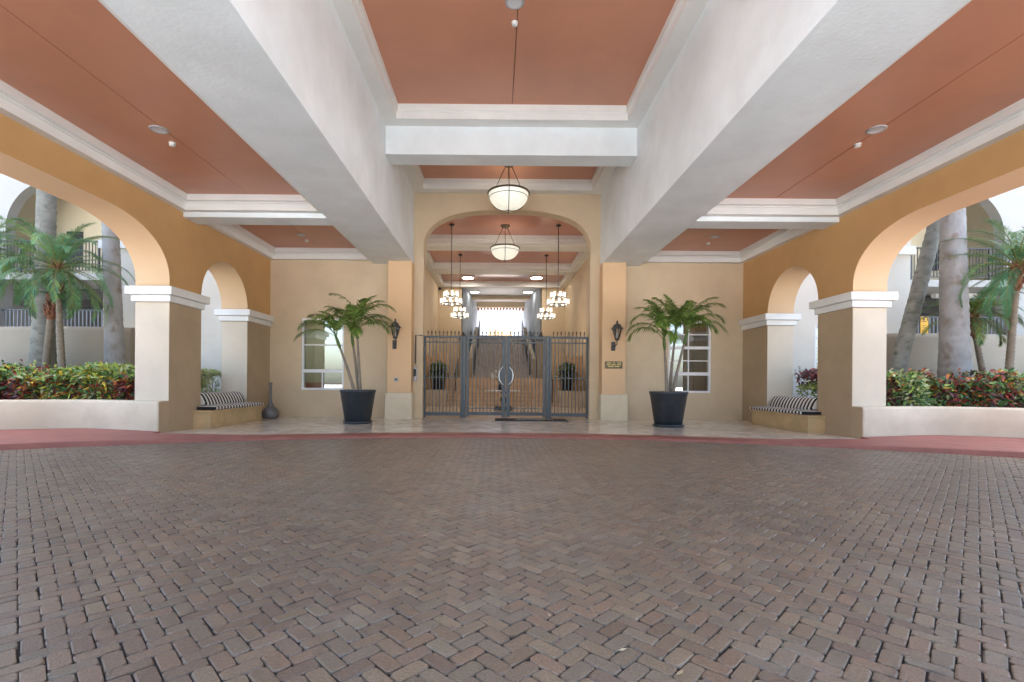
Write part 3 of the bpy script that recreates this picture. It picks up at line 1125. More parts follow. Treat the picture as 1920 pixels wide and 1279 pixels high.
def sconce(x, label):
    t = thing('wall_lantern', label, 'wall lantern', (x, 13.0, 2.05), 'iron lanterns on the peach columns')
    xo = x - .055
    y = 12.80
    obj('backplate', box(xo - .055, xo + .055, 12.972, 12.999, 1.93, 2.17), 'iron', t, bevel=.008)
    obj('arm', MB().tube([(xo, 12.975, 2.05), (xo + .01, 12.88, 2.03), (x, y, 2.10), (x, y, 2.20)], .014, 7), 'iron', t)
    cage = MB()
    cage.lathe([(.02, 2.18), (.06, 2.205), (.065, 2.24), (.05, 2.25)], x, y, 6, smooth=False)
    for k in range(6):
        a = 2 * math.pi * (k + .5) / 6
        cage.tube([(x + .055 * math.cos(a), y + .055 * math.sin(a), 2.235), (x + .128 * math.cos(a), y + .128 * math.sin(a), 2.50)], .008, 4)
    obj('cage', cage, 'iron', t)
    obj('roof', MB().lathe([(.165, 2.495), (.16, 2.515), (.125, 2.545), (.10, 2.60), (.05, 2.635), (.02, 2.65), (.02, 2.67), (.035, 2.685), (.02, 2.705), (.008, 2.72), (.001, 2.745)], x, y, 6, smooth=False), 'iron', t)
    obj('glass', MB().lathe([(.05, 2.238), (.12, 2.494)], x, y, 6, smooth=False), 'lamp_glass', t)
    obj('candle', MB().lathe([(.022, 2.24), (.022, 2.37), (.012, 2.40), (.001, 2.44)], x, y, 10), 'petal', t)


sconce(at(741, 632, 12.8).x, 'black iron wall lantern on the left peach column, beside the palm fronds')
sconce(at(1157, 632, 12.8).x, 'black iron wall lantern on the right peach column, above the plaque')

a, b = at(1134, 691, 13.0), at(1167, 678, 13.0)
t = tag(obj('plaque', box(a.x, b.x, 12.982, 12.999, a.z, b.z), 'plaque', bevel=.003), 'small bronze plaque with raised lettering under the right lantern', 'plaque')
lt = MB()
w = b.x - a.x
for row, (fa, segs) in enumerate(((.72, ((.12, .36), (.46, .58), (.70, .92))), (.46, ((.10, .3), (.36, .62), (.68, .9))), (.22, ((.2, .5), (.56, .82))))):
    for s0, s1 in segs:
        n = max(2, int((s1 - s0) * 30))
        for k in range(n):
            x0 = a.x + w * (s0 + (s1 - s0) * k / n)
            lt.box(x0, x0 + w * (s1 - s0) / n * .7, 12.979, 12.9815, a.z + (b.z - a.z) * fa, a.z + (b.z - a.z) * (fa + .14))
obj('lettering', lt, 'brass', t)
q = at(743, 712, 13.0)
t = tag(obj('card_reader', box(q.x - .055, q.x + .055, 12.965, 12.999, q.z - .06, q.z + .06), 'steel_dull', bevel=.008), 'small square grey card reader on the left peach column', 'card reader')
obj('lens', box(q.x - .035, q.x + .03, 12.960, 12.9645, q.z - .02, q.z + .035), 'black', t)
for px, py, D, lb in ((802, 583, 17.0, 'small dome camera on the left passage wall'),):
    q = Vector((-PW, 19.5, at(px, py, 19.5).z))
    t = tag(obj('security_camera', MB().tube([q, q + Vector((.06, 0, 0))], .09, 14), 'trim'), lb, 'camera')
    obj('dome', MB().tube([q + Vector((.061, 0, 0)), q + Vector((.10, 0, 0)), q + Vector((.13, 0, 0))], [.065, .055, .02], 12), 'black', t)
for px, lb in ((823, 'small dark box camera high on the end wall, left of the chandeliers'), (1064, 'small dark box camera high on the end wall, right of the chandeliers')):
    q = at(px, 541, 26.5)
    t = tag(obj('security_camera', box(q.x - .12, q.x + .12, 26.45, 26.69, q.z - .05, q.z + .05), 'iron', bevel=.01), lb, 'camera')


# ------------------------------------------------------------------ foliage
def leaflet(mb, p, d, up, L_, w, col, droop=.25):
    """tapered blade of two quads"""
    d = d.normalized()
    side = d.cross(up)
    if side.length < 1e-4:
        side = d.orthogonal()
    side.normalize()
    m1 = p + d * L_ * .45 - Vector((0, 0, droop * L_ * .12))
    e = p + d * L_ * .97 - Vector((0, 0, droop * L_ * .6))
    b = mb.add([p - side * w * .25, p + side * w * .25, m1 + side * w * .5, m1 - side * w * .5, e])
    mb.face((b, b + 1, b + 2, b + 3), col, True)
    mb.face((b + 3, b + 2, b + 4), col, True)


def frond(mb, base, az, el, L_, bend, n, ll, lw, cols, rg, rachis_col=(.10, .16, .03), start=.18, vee=.25, rr=.012, dr=.35):
    pts = []
    p = Vector(base)
    e = el
    k = 16
    yaw = az
    tw = rg.uniform(-.12, .12)
    for i in range(k + 1):
        pts.append(p.copy())
        dv = Vector((math.cos(yaw) * math.cos(e), math.sin(yaw) * math.cos(e), math.sin(e)))
        p = p + dv * (L_ / k)
        e -= bend / k * (0.45 + 1.1 * i / k)
        yaw += tw / k
    mb.tube(pts, [rr * (1 - .8 * i / k) for i in range(k + 1)], 4, False, rachis_col)
    for i in range(n):
        t = start + (1 - start) * (i + .5) / n
        f = t * k
        j = min(int(f), k - 1)
        q = pts[j].lerp(pts[j + 1], f - j)
        T = (pts[j + 1] - pts[j]).normalized()
        S = T.cross(Vector((0, 0, 1)))
        if S.length < 1e-3:
            S = Vector((-math.sin(az), math.cos(az), 0))
        S.normalize()
        U = S.cross(T)
        env = math.sin(math.pi * min(1, (.12 + .88 * (t - start) / (1 - start)) ** .75)) ** .55
        env = max(env, .25)
        for sd in (-1, 1):
            ang = .95 - .55 * t + rg.uniform(-.1, .1)
            d = T * math.cos(ang) + S * sd * math.sin(ang) + U * (vee + rg.uniform(-.12, .12))
            c = cols[rg.randrange(len(cols))]
            s = rg.uniform(.8, 1.15)
            leaflet(mb, q, d, U, ll * env * rg.uniform(.85, 1.1), lw, (c[0] * s, c[1] * s, c[2] * s), rg.uniform(dr, dr + .55))


GREEN = [(.15, .27, .045), (.20, .33, .06), (.10, .20, .04), (.29, .40, .08), (.16, .27, .065)]
BLUEG = [(.085, .24, .115), (.12, .30, .14), (.065, .19, .10), (.17, .33, .12), (.21, .35, .085)]
OLIVE = [(.14, .17, .03), (.11, .15, .025), (.16, .15, .035)]


def potted_palm(cx, cy, label, stems, seed, pr=(.30, .42, .80)):
    t = thing('potted_palm', label, 'potted palm', (cx, cy, FZ), 'palms in tall charcoal pots')
    rg = random.Random(seed)
    rb, rt, h = pr
    z = FZ
    pot = obj('pot', MB().lathe([(.001, z + .05), (rb, z + .05), (rt - .012, z + h - .05), (rt, z + h - .05), (rt + .004, z + h), (rt - .03, z + h), (rt - .06, z + h - .10), (.001, z + h - .10)], cx, cy, 48), 'pot', t)
    obj('saucer', MB().lathe([(rb + .01, z), (rb + .05, z + .03), (rb + .05, z + .06), (rb + .005, z + .052)], cx, cy, 40), 'pot', pot)
    obj('soil', MB().lathe([(rt - .065, z + h - .085), (.001, z + h - .07)], cx, cy, 20), 'soil', pot)
    for bx, by, tx, ty, tz, fr in stems:
        b = Vector((cx + bx, cy + by, z + h - .1))
        e = Vector((cx + tx, cy + ty, tz))
        mid = b.lerp(e, .5) + Vector((-(tx - bx) * .10, 0, 0))
        pts = [b.lerp(mid, u) .lerp(mid.lerp(e, u), u) for u in [i / 10 for i in range(11)]]
        tr = obj('trunk', MB().tube(pts, [.050 - .024 * (i / 10) ** .6 for i in range(11)], 10), 'cane', t)
        mb = MB()
        d = (pts[-1] - pts[-2]).normalized()
        top = e + d * .32
        mb.tube([e - d * .02, e + d * .10, e + d * .24, top], [.030, .042, .034, .014], 8, True, (.13, .19, .05))
        for az, el, L_, bend in fr:
            frond(mb, e + d * rg.uniform(.18, .30), R(az + rg.uniform(-8, 8)), R(min(84, el + 10) + rg.uniform(-5, 5)), L_ * rg.uniform(.92, 1.05), R(bend * 1.12), 27, .37, .028, GREEN + ([(.12, .17, .03)] if rg.random() < .5 else []), rg, (.17, .22, .06), .20, .2, .011, .65)
        mb.tube([top - d * .06, top + d * rg.uniform(.15, .3)], [.011, .002], 5, True, (.12, .2, .04))
        obj('crown', mb, 'leaf', tr)
    return t


def stemtop(px, py, D, cx):
    q = at(px, py, D)
    return q.x - cx, q.z


# fronds: (azimuth deg, elevation deg, length, bend deg); azimuth 0 = right in the picture, 180 = left, 270 = towards the camera
cxl = at(671, 770, 11.5).x
sl = []
tx, tz = stemtop(641, 652, 11.5, cxl)
sl.append((-.06, -.04, tx, -.15, tz, [(185, 50, 1.1, 122), (195, 22, .95, 95), (170, 66, 1.0, 95), (240, 62, .95, 110), (150, 75, .95, 75), (330, 68, .85, 95), (100, 60, .9, 95), (215, 40, 1.0, 115)]))
tx, tz = stemtop(660, 648, 11.5, cxl)
sl.append((.0, .08, tx, .10, tz, [(20, 66, 1.05, 95), (120, 76, .95, 70), (300, 45, .75, 120), (210, 72, 1.0, 85), (60, 56, .9, 100), (170, 60, 1.0, 100), (340, 80, 1.0, 70)]))
tx, tz = stemtop(671, 634, 11.5, cxl)
sl.append((.06, -.02, tx, -.05, tz, [(350, 55, 1.2, 112), (5, 70, 1.1, 95), (335, 26, .95, 95), (180, 74, 1.1, 90), (265, 62, .95, 115), (30, 36, 1.0, 105), (150, 55, 1.05, 105), (60, 78, 1.0, 60), (10, 42, 1.1, 112), (200, 58, 1.0, 112), (310, 72, 1.0, 90)]))
potted_palm(cxl, 11.5, 'three-stemmed potted palm on the left, before the window with the red counter', sl, 11)
cxr = at(1253, 775, 11.3).x
sr = []
tx, tz = stemtop(1243, 655, 11.3, cxr)
sr.append((-.05, -.05, tx, -.12, tz, [(185, 60, 1.25, 138), (200, 38, 1.1, 125), (165, 76, 1.15, 90), (250, 60, .95, 130), (120, 80, 1.1, 65), (220, 70, 1.1, 108), (275, 36, .8, 120), (60, 66, 1.0, 95), (190, 80, 1.2, 75), (150, 52, 1.1, 125), (330, 76, 1.0, 85)]))
tx, tz = stemtop(1268, 642, 11.3, cxr)
sr.append((.04, .06, tx, .12, tz, [(20, 76, 1.1, 85), (100, 82, 1.15, 50), (320, 52, .9, 125), (200, 78, 1.05, 70), (60, 54, .95, 110), (350, 62, 1.1, 112), (280, 70, .95, 105)]))
tx, tz = stemtop(1281, 645, 11.3, cxr)
sr.append((.08, -.03, tx, -.06, tz, [(0, 58, 1.1, 128), (345, 36, 1.0, 122), (15, 76, 1.1, 95), (300, 60, .9, 130), (255, 74, 1.0, 105), (40, 66, 1.0, 110), (120, 80, 1.0, 60), (325, 80, 1.1, 85), (5, 46, 1.0, 125), (180, 64, .95, 110), (340, 70, 1.1, 115)]))
potted_palm(cxr, 11.3, 'three-stemmed potted palm on the right, before the white-muntin window', sr, 23, (.31, .435, .82))


def hedge(name, label, xs, ydep, z0, z1, n, palf, seed, ls=.125, group=None, cat='hedge'):
    rg = random.Random(seed)
    mb = MB()
    x0, x1 = xs
    y0, y1 = ydep
    for i in range(n):
        x = rg.uniform(x0, x1)
        # leaves crowd the front, the top and the back of the clipped mass
        bumpz = .10 * math.sin(x * 3.1 + seed) + .07 * math.sin(x * 7.3 + 2 * seed)
        bumpy = .07 * math.sin(x * 4.3 + seed) + .05 * math.sin(x * 9.1)
        r = rg.random()
        if r < .55:
            y, z = y0 + bumpy + abs(rg.gauss(0, .10)), rg.uniform(z0, z1 + bumpz)
        elif r < .9:
            y, z = rg.uniform(y0, y1), z1 + bumpz - abs(rg.gauss(0, .09))
        else:
            y, z = rg.uniform(y0, y1), rg.uniform(z0, z1)
        c = palf(x, y, z, rg)
        d = Vector((rg.gauss(0, 1), rg.gauss(-.5, .8), rg.gauss(.35, .8)))
        s = rg.uniform(.75, 1.2)
        leaflet(mb, Vector((x, y, z)), d, Vector((rg.gauss(0, .4), rg.gauss(-.6, .4), 1)), ls * rg.uniform(.7, 1.4), ls * .42, (c[0] * s, c[1] * s, c[2] * s), .4)
    for i in range(int((x1 - x0) * 7)):
        p = Vector((rg.uniform(x0, x1), rg.uniform(y0, y1), z1 - .02))
        tall = rg.uniform(.06, .22)
        for k in range(6):
            a = rg.uniform(0, 6.28)
            c = palf(p.x, p.y, p.z + .2, rg)
            leaflet(mb, p + Vector((0, 0, tall * k / 5)), Vector((math.cos(a), math.sin(a), .9)), Vector((0, 0, 1)), ls * .9, ls * .34, c, .4)
    o = thing(name, label, cat, ((x0 + x1) / 2, (y0 + y1) / 2, z0), group)
    obj('foliage', mb, 'leaf', o)
    st = MB()
    for i in range(max(5, int((x1 - x0) / .14))):
        x = rg.uniform(x0, x1)
        y = rg.uniform(y0 + .1, y1)
        st.tube([(x, y, z0 - .12), (x + rg.gauss(0, .06), y + rg.gauss(0, .06), (z0 + z1) / 2), (x + rg.gauss(0, .12), y + rg.gauss(0, .1), z1 - .08)], [.011, .009, .004], 4)
    obj('stem', st, 'trunk_ring', o)
    return o


LIME, DKG, MID = (.40, .50, .11), (.055, .135, .042), (.13, .26, .065)
RED, WINE, YEL, ORG, VAR = (.33, .06, .04), (.11, .033, .038), (.66, .50, .06), (.50, .16, .045), (.50, .55, .30)


def croton(x, y, z, rg):
    s = math.sin(x * 2.1 + 1.3) + .7 * math.sin(x * 4.7 + z * 3) + rg.gauss(0, .55)
    hi = z > 1.04
    if hi:
        return rg.choice([LIME, MID, LIME, MID, VAR, YEL] if s > -.3 else [MID, DKG, LIME, RED])
    if s > .9:
        return rg.choice([MID, LIME, VAR, DKG, YEL])
    if s > 0:
        return rg.choice([YEL, ORG, DKG, MID, RED, WINE, DKG])
    return rg.choice([WINE, WINE, RED, DKG, WINE, ORG])


def croton_r(x, y, z, rg):
    s = math.sin(x * 2.6 - .8) + .7 * math.sin(x * 5.1 + z * 4) + rg.gauss(0, .5)
    if s > .8:
        return rg.choice([MID, LIME, VAR, VAR, DKG])
    if s > -.1:
        return rg.choice([YEL, ORG, DKG, MID, RED, WINE, LIME] if z > .95 else [DKG, MID, WINE, VAR])
    return rg.choice([WINE, DKG, RED, MID, WINE, DKG, ORG])


hedge('hedge', 'clipped hedge of lime, red and wine leaves in the left planter', (-15.2, -7.3), (9.72, 10.7), .60, 1.22, 12500, croton, 3)
hedge('hedge', 'clipped hedge of croton and variegated leaves in the right planter', (7.3, 15.2), (9.62, 10.6), .60, 1.20, 12500, croton_r, 8)
hedge('shrub', 'wine-red shrub behind the striped bench on the left', (-7.75, -7.38), (10.5, 11.4), .70, 1.28, 1300, lambda x, y, z, g: g.choice([WINE, WINE, RED, DKG]), 5, .12, None, 'shrub')
hedge('shrub', 'white-variegated shrub behind the left bench, under the small arch', (-7.75, -7.35), (11.5, 12.5), .70, 1.14, 1500, lambda x, y, z, g: g.choice([VAR, VAR, LIME, (.45, .45, .30)]), 6, .12, None, 'shrub')
hedge('shrub', 'red-brown croton above the right bench', (7.4, 8.3), (10.9, 12.4), .95, 1.34, 1900, lambda x, y, z, g: g.choice([WINE, RED, WINE, (.16, .07, .05)]), 9, .13, None, 'shrub')
hedge('shrub', 'low lime-green shrub under the croton behind the right bench', (7.36, 7.9), (10.9, 12.3), .68, 1.0, 1400, lambda x, y, z, g: g.choice([LIME, MID, VAR, LIME]), 10, .11, None, 'shrub')


# planter walls
def planter_wall(sx, label):
    key = [(6.602, 9.0), (7.3, 9.1), (8.1, 9.3), (8.8, 9.2), (9.7, 8.85), (12.0, 8.2), (15.5, 7.6)]
    line = []
    for i in range(len(key) - 1):
        p0, p1, p2, p3 = key[max(i - 1, 0)], key[i], key[i + 1], key[min(i + 2, len(key) - 1)]
        for k in range(8):
            u = k / 8
            line.append(tuple(.5 * (2 * b + (c - a) * u + (2 * a - 5 * b + 4 * c - d) * u * u + (3 * b - a - 3 * c + d) * u ** 3) for a, b, c, d in zip(p0, p1, p2, p3)))
    line.append(key[-1])
    mb = MB()
    h, t = .645, .34
    prof = [(0, -.05), (0, .3), (.0, h - .05), (.02, h - .015), (.06, h), (t - .06, h), (t - .02, h - .015), (t, h - .05), (t, -.05)]
    rows = []
    for x, y in line:
        rows.append(mb.add([(sx * x, y + a, z) for a, z in prof]))
    for a, b in zip(rows, rows[1:]):
        for q in range(len(prof) - 1):
            mb.face((a + q, b + q, b + q + 1, a + q + 1), None, True)
    mb.face([rows[0] + q for q in range(len(prof))])
    mb.face([rows[-1] + q for q in range(len(prof))])
    pw_ = tag(obj('planter_wall', mb, 'planter'), label, 'planter wall', 'low planter walls beside the drive')
    obj('end_face', box(sx * 6.596, sx * 6.600, 9.002, 9.262, 0.0, .63), 'inner_tan', pw_)  # thin panel over the wall's end, darker than the wall
    w_ = MB()
    xs = [10.45, 11.2, 12.0, 13.0, 14.2, 15.6, 17.4, 19.5]
    ys = [13.35, 13.2, 13.15, 13.2, 13.35, 13.5, 13.6, 13.6]
    h, t = 2.50, .32
    prof = [(0, -.05), (.0, h - .14), (.03, h - .05), (.10, h), (t - .10, h), (t - .03, h - .05), (t, h - .14), (t, -.05)]
    rows = [w_.add([(sx * x, y + a, z) for a, z in prof]) for x, y in zip(xs, ys)]
    for a, b in zip(rows, rows[1:]):
        for q in range(len(prof) - 1):
            w_.face((a + q, b + q, b + q + 1, a + q + 1), None, True)
    w_.face([rows[0] + q for q in range(len(prof))])
    sd = 'left' if sx < 0 else 'right'
    tag(obj('garden_wall', w_, 'tan_wall'), f'curved tan garden wall with rounded top behind the {sd} palms', 'wall', 'curved garden walls')
    struct('planting_bed', box(sx * 7.27, sx * 22, 9.75, 13.45, -.05, .56), 'soil')


planter_wall(-1, 'low cream planter wall under the left hedge, beside the red kerb')
planter_wall(1, 'low cream planter wall under the right hedge, beside the red kerb')


# ------------------------------------------------------------------ palms outside
def big_palm(base, top, r0, r1, label, material, seed, flare=1.35, crown=True):
    rg = random.Random(seed)
    base, top = Vector(base), Vector(top)
    t = thing('royal_palm', label, 'palm tree', base, 'thick-trunked palms')
    n = 120
    pts = [base.lerp(top, i / n) + Vector((rg.gauss(0, .003), rg.gauss(0, .003), 0)) for i in range(n + 1)]
    rad = []
    for i in range(n + 1):
        u = i / n
        r = r0 * (1 - u) + r1 * u
        r *= 1 + (flare - 1) * math.exp(-u * 9)
        rad.append(r * (rg.uniform(.985, 1.0) if i % 3 else 1.03))
    obj('trunk', MB().tube(pts, rad, 22), material, t)
    mb = MB()
    d = (top - base).normalized()
    mb.tube([top - d * .1, top + d * .7, top + d * 1.6], [r1 * .9, r1 * .8, .08], 10, True, (.12, .2, .05))
    for k in range(14):
        frond(mb, top + d * 1.3, 2 * math.pi * k / 14 + rg.uniform(-.2, .2), R(rg.uniform(20, 75)), 2.6, R(110), 26, .6, .05, GREEN, rg, rr=.03)
    obj('crown', mb, 'leaf', t)


def date_palm(base, heart, label, seed, nf=22, L_=1.75, r=.10, boot=True, cols=BLUEG, lo=-25, group='feathery date palms'):
    rg = random.Random(seed)
    base, heart = Vector(base), Vector(heart)
    t = thing('date_palm', label, 'palm tree', base, group)
    mid = base.lerp(heart, .5) + Vector((rg.uniform(-.05, .05), 0, 0))
    n = max(18, int((heart - base).length / .045))
    pts, rad = [], []
    for i in range(n + 1):
        u = i / n
        pts.append(base.lerp(mid, u).lerp(mid.lerp(heart, u), u))
        rad.append(r * (1.12 if i % 2 else .93) * (1.15 - .25 * u))
    tr = obj('trunk', MB().tube(pts, rad, 12), 'trunk_ring', t)
    d = (pts[-1] - pts[-3]).normalized()
    bt = MB()
    for k in range(60):
        u = rg.random()
        a = rg.uniform(0, 2 * math.pi)
        c = heart + d * (-.42 + .55 * u)
        o_ = Vector((math.cos(a), math.sin(a), 0))
        rr = r * (1.0 + .5 * math.sin(math.pi * u))
        bt.tube([c + o_ * rr * .5, c + o_ * rr * 1.25 + Vector((0, 0, .05)), c + o_ * rr * 1.55 + Vector((0, 0, .13))], [.035, .03, .008], 4)
    bt.tube([heart - d * .45, heart - d * .2, heart + d * .12], [r, r * 1.45, r * 1.0], 12)
    obj('leaf_bases', bt, 'boots', tr)
    mb = MB()
    for k in range(nf):
        az = 2.399963 * k + rg.uniform(-.2, .2)
        el = R(78 - (78 - lo) * (k / max(1, nf - 1)) ** 1.15 + rg.uniform(-6, 6))
        cl = [cols[rg.randrange(len(cols))] for _ in range(3)]
        if rg.random() < .3:
            cl = cl + OLIVE[:1]
        frond(mb, heart + d * .10, az, el, L_ * rg.uniform(.85, 1.1), R(rg.uniform(75, 130)), 66, .29, .012, cl, rg, (.22, .20, .05), .14, .2, .013)
    obj('crown', mb, 'leaf', t)


big_palm(at(79, 720, 12.2), at(92, 180, 12.2), .22, .18, 'thick grey-green palm trunk rising behind the left date palm', 'trunk', 1, 1.5)
big_palm(at(217, 720, 12.5), at(199, 180, 12.5), .205, .165, 'thick pale palm trunk by the white wall, next to the left cream pier', 'trunk_pale', 2, 1.25)
date_palm(at(119, 730, 11.4), at(109, 512, 11.4), 'feathery date palm with red-brown leaf bases in front of the left balcony', 3, 40, 1.75, .062)
date_palm(at(82, 735, 11.7), at(99, 566, 11.7), 'short leaning date palm stub between the two left trunks', 4, 6, .7, .07, True, BLUEG, 30)
date_palm(at(-45, 730, 12.0), at(-30, 480, 12.0), 'date palm at the left picture edge showing only its fronds', 5, 36, 1.6, .07, True, BLUEG)
big_palm(at(1673, 730, 12.6), at(1818, 180, 12.6), .172, .155, 'leaning grey palm trunk beside the right cream pier', 'trunk', 6, 1.1)
big_palm(at(1791, 740, 11.6), at(1782, 150, 11.6), .285, .20, 'upright thick palm trunk with peeling brown bark on the right', 'trunk_pale', 7, 1.25)
date_palm(at(1890, 730, 11.0), at(1908, 510, 11.0), 'tall feathery date palm at the right picture edge', 8, 40, 1.65, .065)
date_palm(at(1850, 735, 11.9), at(1824, 602, 11.9), 'small leaning date palm with arching fronds under the right balcony', 9, 22, 1.15, .06, True, BLUEG + OLIVE, -5)


# ------------------------------------------------------------------ outer courtyard blocks
def court_block(sx, side):  # walls run far above view, height added to keep sun off the planters
    t = thing('courtyard_block', f'white courtyard building with balcony and dark garage behind the {side} palms', 'building', (sx * 15, 17, 0), 'courtyard blocks')
    S = lambda a, b: sorted((sx * a, sx * b))
    # wing next to the entrance court
    x0, x1 = S(7.262, 11.35)
    if sx > 0:
        mb = MB()
        mb.box(7.262, 8.68, 13.5, 13.8, 0, 28)
        mb.box(9.75, 11.35, 13.5, 13.8, 0, 28)
        mb.box(8.68, 9.75, 13.5, 13.8, 0, 1.35)
        mb.box(8.68, 9.75, 13.5, 13.8, 2.75, 28)
        obj('wing_wall', mb, 'wing_white', t)
        W = obj('window', box(8.68, 9.75, 13.62, 13.628, 1.35, 2.75), 'glass', t)
        fr = MB()
        fr.box(8.68, 8.75, 13.54, 13.65, 1.35, 2.75)
        fr.box(9.68, 9.75, 13.54, 13.65, 1.35, 2.75)
        for z in (1.35, 1.68, 2.02, 2.36, 2.68):
            fr.box(8.75, 9.68, 13.55, 13.65, z, z + .06)
        obj('frame', fr, 'white_frame', W)
        obj('window_room', box(8.4, 10.0, 14.2, 14.3, 1.0, 3.0), 'room_dark', t)
    else:
        obj('wing_wall', box(x0, x1, 13.5, 13.8, 0, 28), 'wing_white', t)
    obj('band', box(sx * 7.27, sx * 11.42, 13.40, 13.499, 4.72, 4.95), 'trim', t)
    obj('return_wall', box(sx * 11.1, sx * 11.35, 13.802, 17.1, 0, 28), 'white_wall', t)
    # balcony storey
    obj('slab', box(sx * 11.352, sx * 24, 16.7, 23, 4.50, 4.74), 'white_wall', t)
    R_ = 1.75
    cx_ = 16.05
    arc = [(cx_ - R_ * math.cos(math.pi * i / 30), 6.4 + R_ * math.sin(math.pi * i / 30)) for i in range(31)]
    us_ = [11.36, cx_ - R_ - .001] + [a_[0] for a_ in arc] + [cx_ + R_ + .001, 24]
    zs_ = [4.742, 4.742] + [a_[1] for a_ in arc] + [4.742, 4.742]
    zs_[2] = zs_[2]
    obj('facade', arch_strip([sx * u for u in us_], zs_, 28.0, 17.1, 17.45, 'y'), 'white_wall', t)
    mb = MB()
    mb.box(sx * 11.352, sx * 15.1, 19.4, 19.6, 4.742, 9.9)
    mb.box(sx * 16.0, sx * 24, 19.4, 19.6, 4.742, 9.9)
    mb.box(sx * 15.1, sx * 16.0, 19.4, 19.6, 6.95, 9.9)
    obj('rear_wall', mb, 'yellow_wall', t)
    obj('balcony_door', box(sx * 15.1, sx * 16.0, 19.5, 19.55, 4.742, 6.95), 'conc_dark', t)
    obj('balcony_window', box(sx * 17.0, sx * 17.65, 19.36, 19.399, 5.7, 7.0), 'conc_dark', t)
    obj('upper_roof', box(sx * 11.352, sx * 24, 17.452, 23, 9.9, 28.0), 'white_wall', t)  # unseen mass over the balcony storey, added to block the sun
    rl = MB()
    rl.box(sx * 11.4, sx * 24, 16.84, 16.88, 5.86, 5.91)
    rl.box(sx * 11.4, sx * 24, 16.845, 16.875, 4.86, 4.89)
    x = 11.5
    k = 0
    while x < 20:
        w_ = .011 if k % 12 else .03
        rl.box(sx * (x - w_), sx * (x + w_), 16.86 - w_, 16.86 + w_, 4.742 if w_ > .02 else 4.89, 5.86)
        x += .115
        k += 1
    obj('balcony_railing', rl, 'iron', t)
    # garage level
    for xa in (11.36, 17.75, 23.2):
        obj('garage_post', box(sx * xa, sx * (xa + .6), 16.75, 17.35, 0, 4.498), 'white_wall', t)
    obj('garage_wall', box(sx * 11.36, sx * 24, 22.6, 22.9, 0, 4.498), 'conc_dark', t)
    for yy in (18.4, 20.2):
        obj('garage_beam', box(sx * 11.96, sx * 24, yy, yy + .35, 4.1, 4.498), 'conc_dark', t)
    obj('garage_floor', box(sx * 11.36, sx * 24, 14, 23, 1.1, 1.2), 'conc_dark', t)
    f = thing('security_fence', f'grey vertical-bar fence closing the garage behind the {side} garden wall', 'fence', (sx * 14.8, 16.95, 1.2), 'garage fences')
    fm = MB()
    fm.box(sx * 11.97, sx * 17.74, 16.93, 16.97, 3.46, 3.50)
    fm.box(sx * 11.97, sx * 17.74, 16.93, 16.97, 1.4, 1.44)
    obj('rail', fm, 'gate', f)
    fm = MB()
    x = 12.05
    while x < 17.7:
        fm.box(sx * (x - .014), sx * (x + .014), 16.936, 16.964, 1.201, 3.459)
        x += .135
    obj('bar', fm, 'fence', f)


court_block(-1, 'left')
court_block(1, 'right')
q0, q1 = at(1726, 627, 14.6), at(1741, 594, 14.6)
t = tag(obj('warning_sign', box(q0.x, q1.x, 14.6, 14.62, q0.z, q1.z), 'sign_y', bevel=.01), 'yellow warning sign with black symbol by the right garage fence', 'sign')
w, h = q1.x - q0.x, q1.z - q0.z
sg = MB()
sg.box(q0.x + w * .12, q0.x + w * .9, 14.594, 14.599, q0.z + h * .93, q0.z + h * .96)
sg.box(q0.x + w * .80, q0.x + w * .9, 14.594, 14.599, q0.z + h * .76, q0.z + h * .93)
sg.box(q0.x + w * .30, q0.x + w * .52, 14.594, 14.599, q0.z + h * .78, q0.z + h * .90)
sg.box(q0.x + w * .10, q0.x + w * .72, 14.594, 14.599, q0.z + h * .70, q0.z + h * .74)
for k in (.50, .40, .18):
    sg.box(q0.x + w * .2, q0.x + w * .62, 14.594, 14.599, q0.z + h * k, q0.z + h * (k + .025))
obj('symbol', sg, 'black', t)
obj('post', box(q0.x + w * .4, q0.x + w * .6, 14.621, 14.66, .5, q1.z), 'iron', t)
qa, qb = at(1750, 554, 17.9), at(1876, 554, 17.9)
tag(obj('drain_pipe', MB().tube([qa, qb], .11, 12), 'trim'), 'white horizontal pipe under the right balcony slab', 'pipe')


# ------------------------------------------------------------------ benches
def cushion(x0, x1, y0, y1, z0, z1, n=6, puff=.02):
    """soft box: bulged top, rounded edges"""
    mb = MB()
    nx, ny = 8, 28
    def g(u):
        return 1 - abs(2 * u - 1) ** 6
    top, bot = [], []
    for j in range(ny + 1):
        for i in range(nx + 1):
            u, v = i / nx, j / ny
            e = (g(u) * g(v)) ** .5
            x = x0 + (x1 - x0) * u
            y = y0 + (y1 - y0) * v
            zm, hh = (z0 + z1) / 2, (z1 - z0) / 2
            top.append((x, y, zm + hh * (.72 + .28 * e) + puff * e))
            bot.append((x, y, zm - hh * (.72 + .28 * e)))
    a = mb.add(top)
    b = mb.add(bot)
    W_ = nx + 1
    for j in range(ny):
        for i in range(nx):
            mb.face((a + j * W_ + i, a + j * W_ + i + 1, a + (j + 1) * W_ + i + 1, a + (j + 1) * W_ + i), None, True)
            mb.face((b + j * W_ + i, b + (j + 1) * W_ + i, b + (j + 1) * W_ + i + 1, b + j * W_ + i + 1), None, True)
    edge = [i for i in range(W_)] + [(j * W_ + nx) for j in range(1, ny + 1)] + [ny * W_ + i for i in range(nx - 1, -1, -1)] + [j * W_ for j in range(ny - 1, 0, -1)]
    for p, q_ in zip(edge, edge[1:] + edge[:1]):
        mb.face((a + p, b + p, b + q_, a + q_), None, True)
    return mb


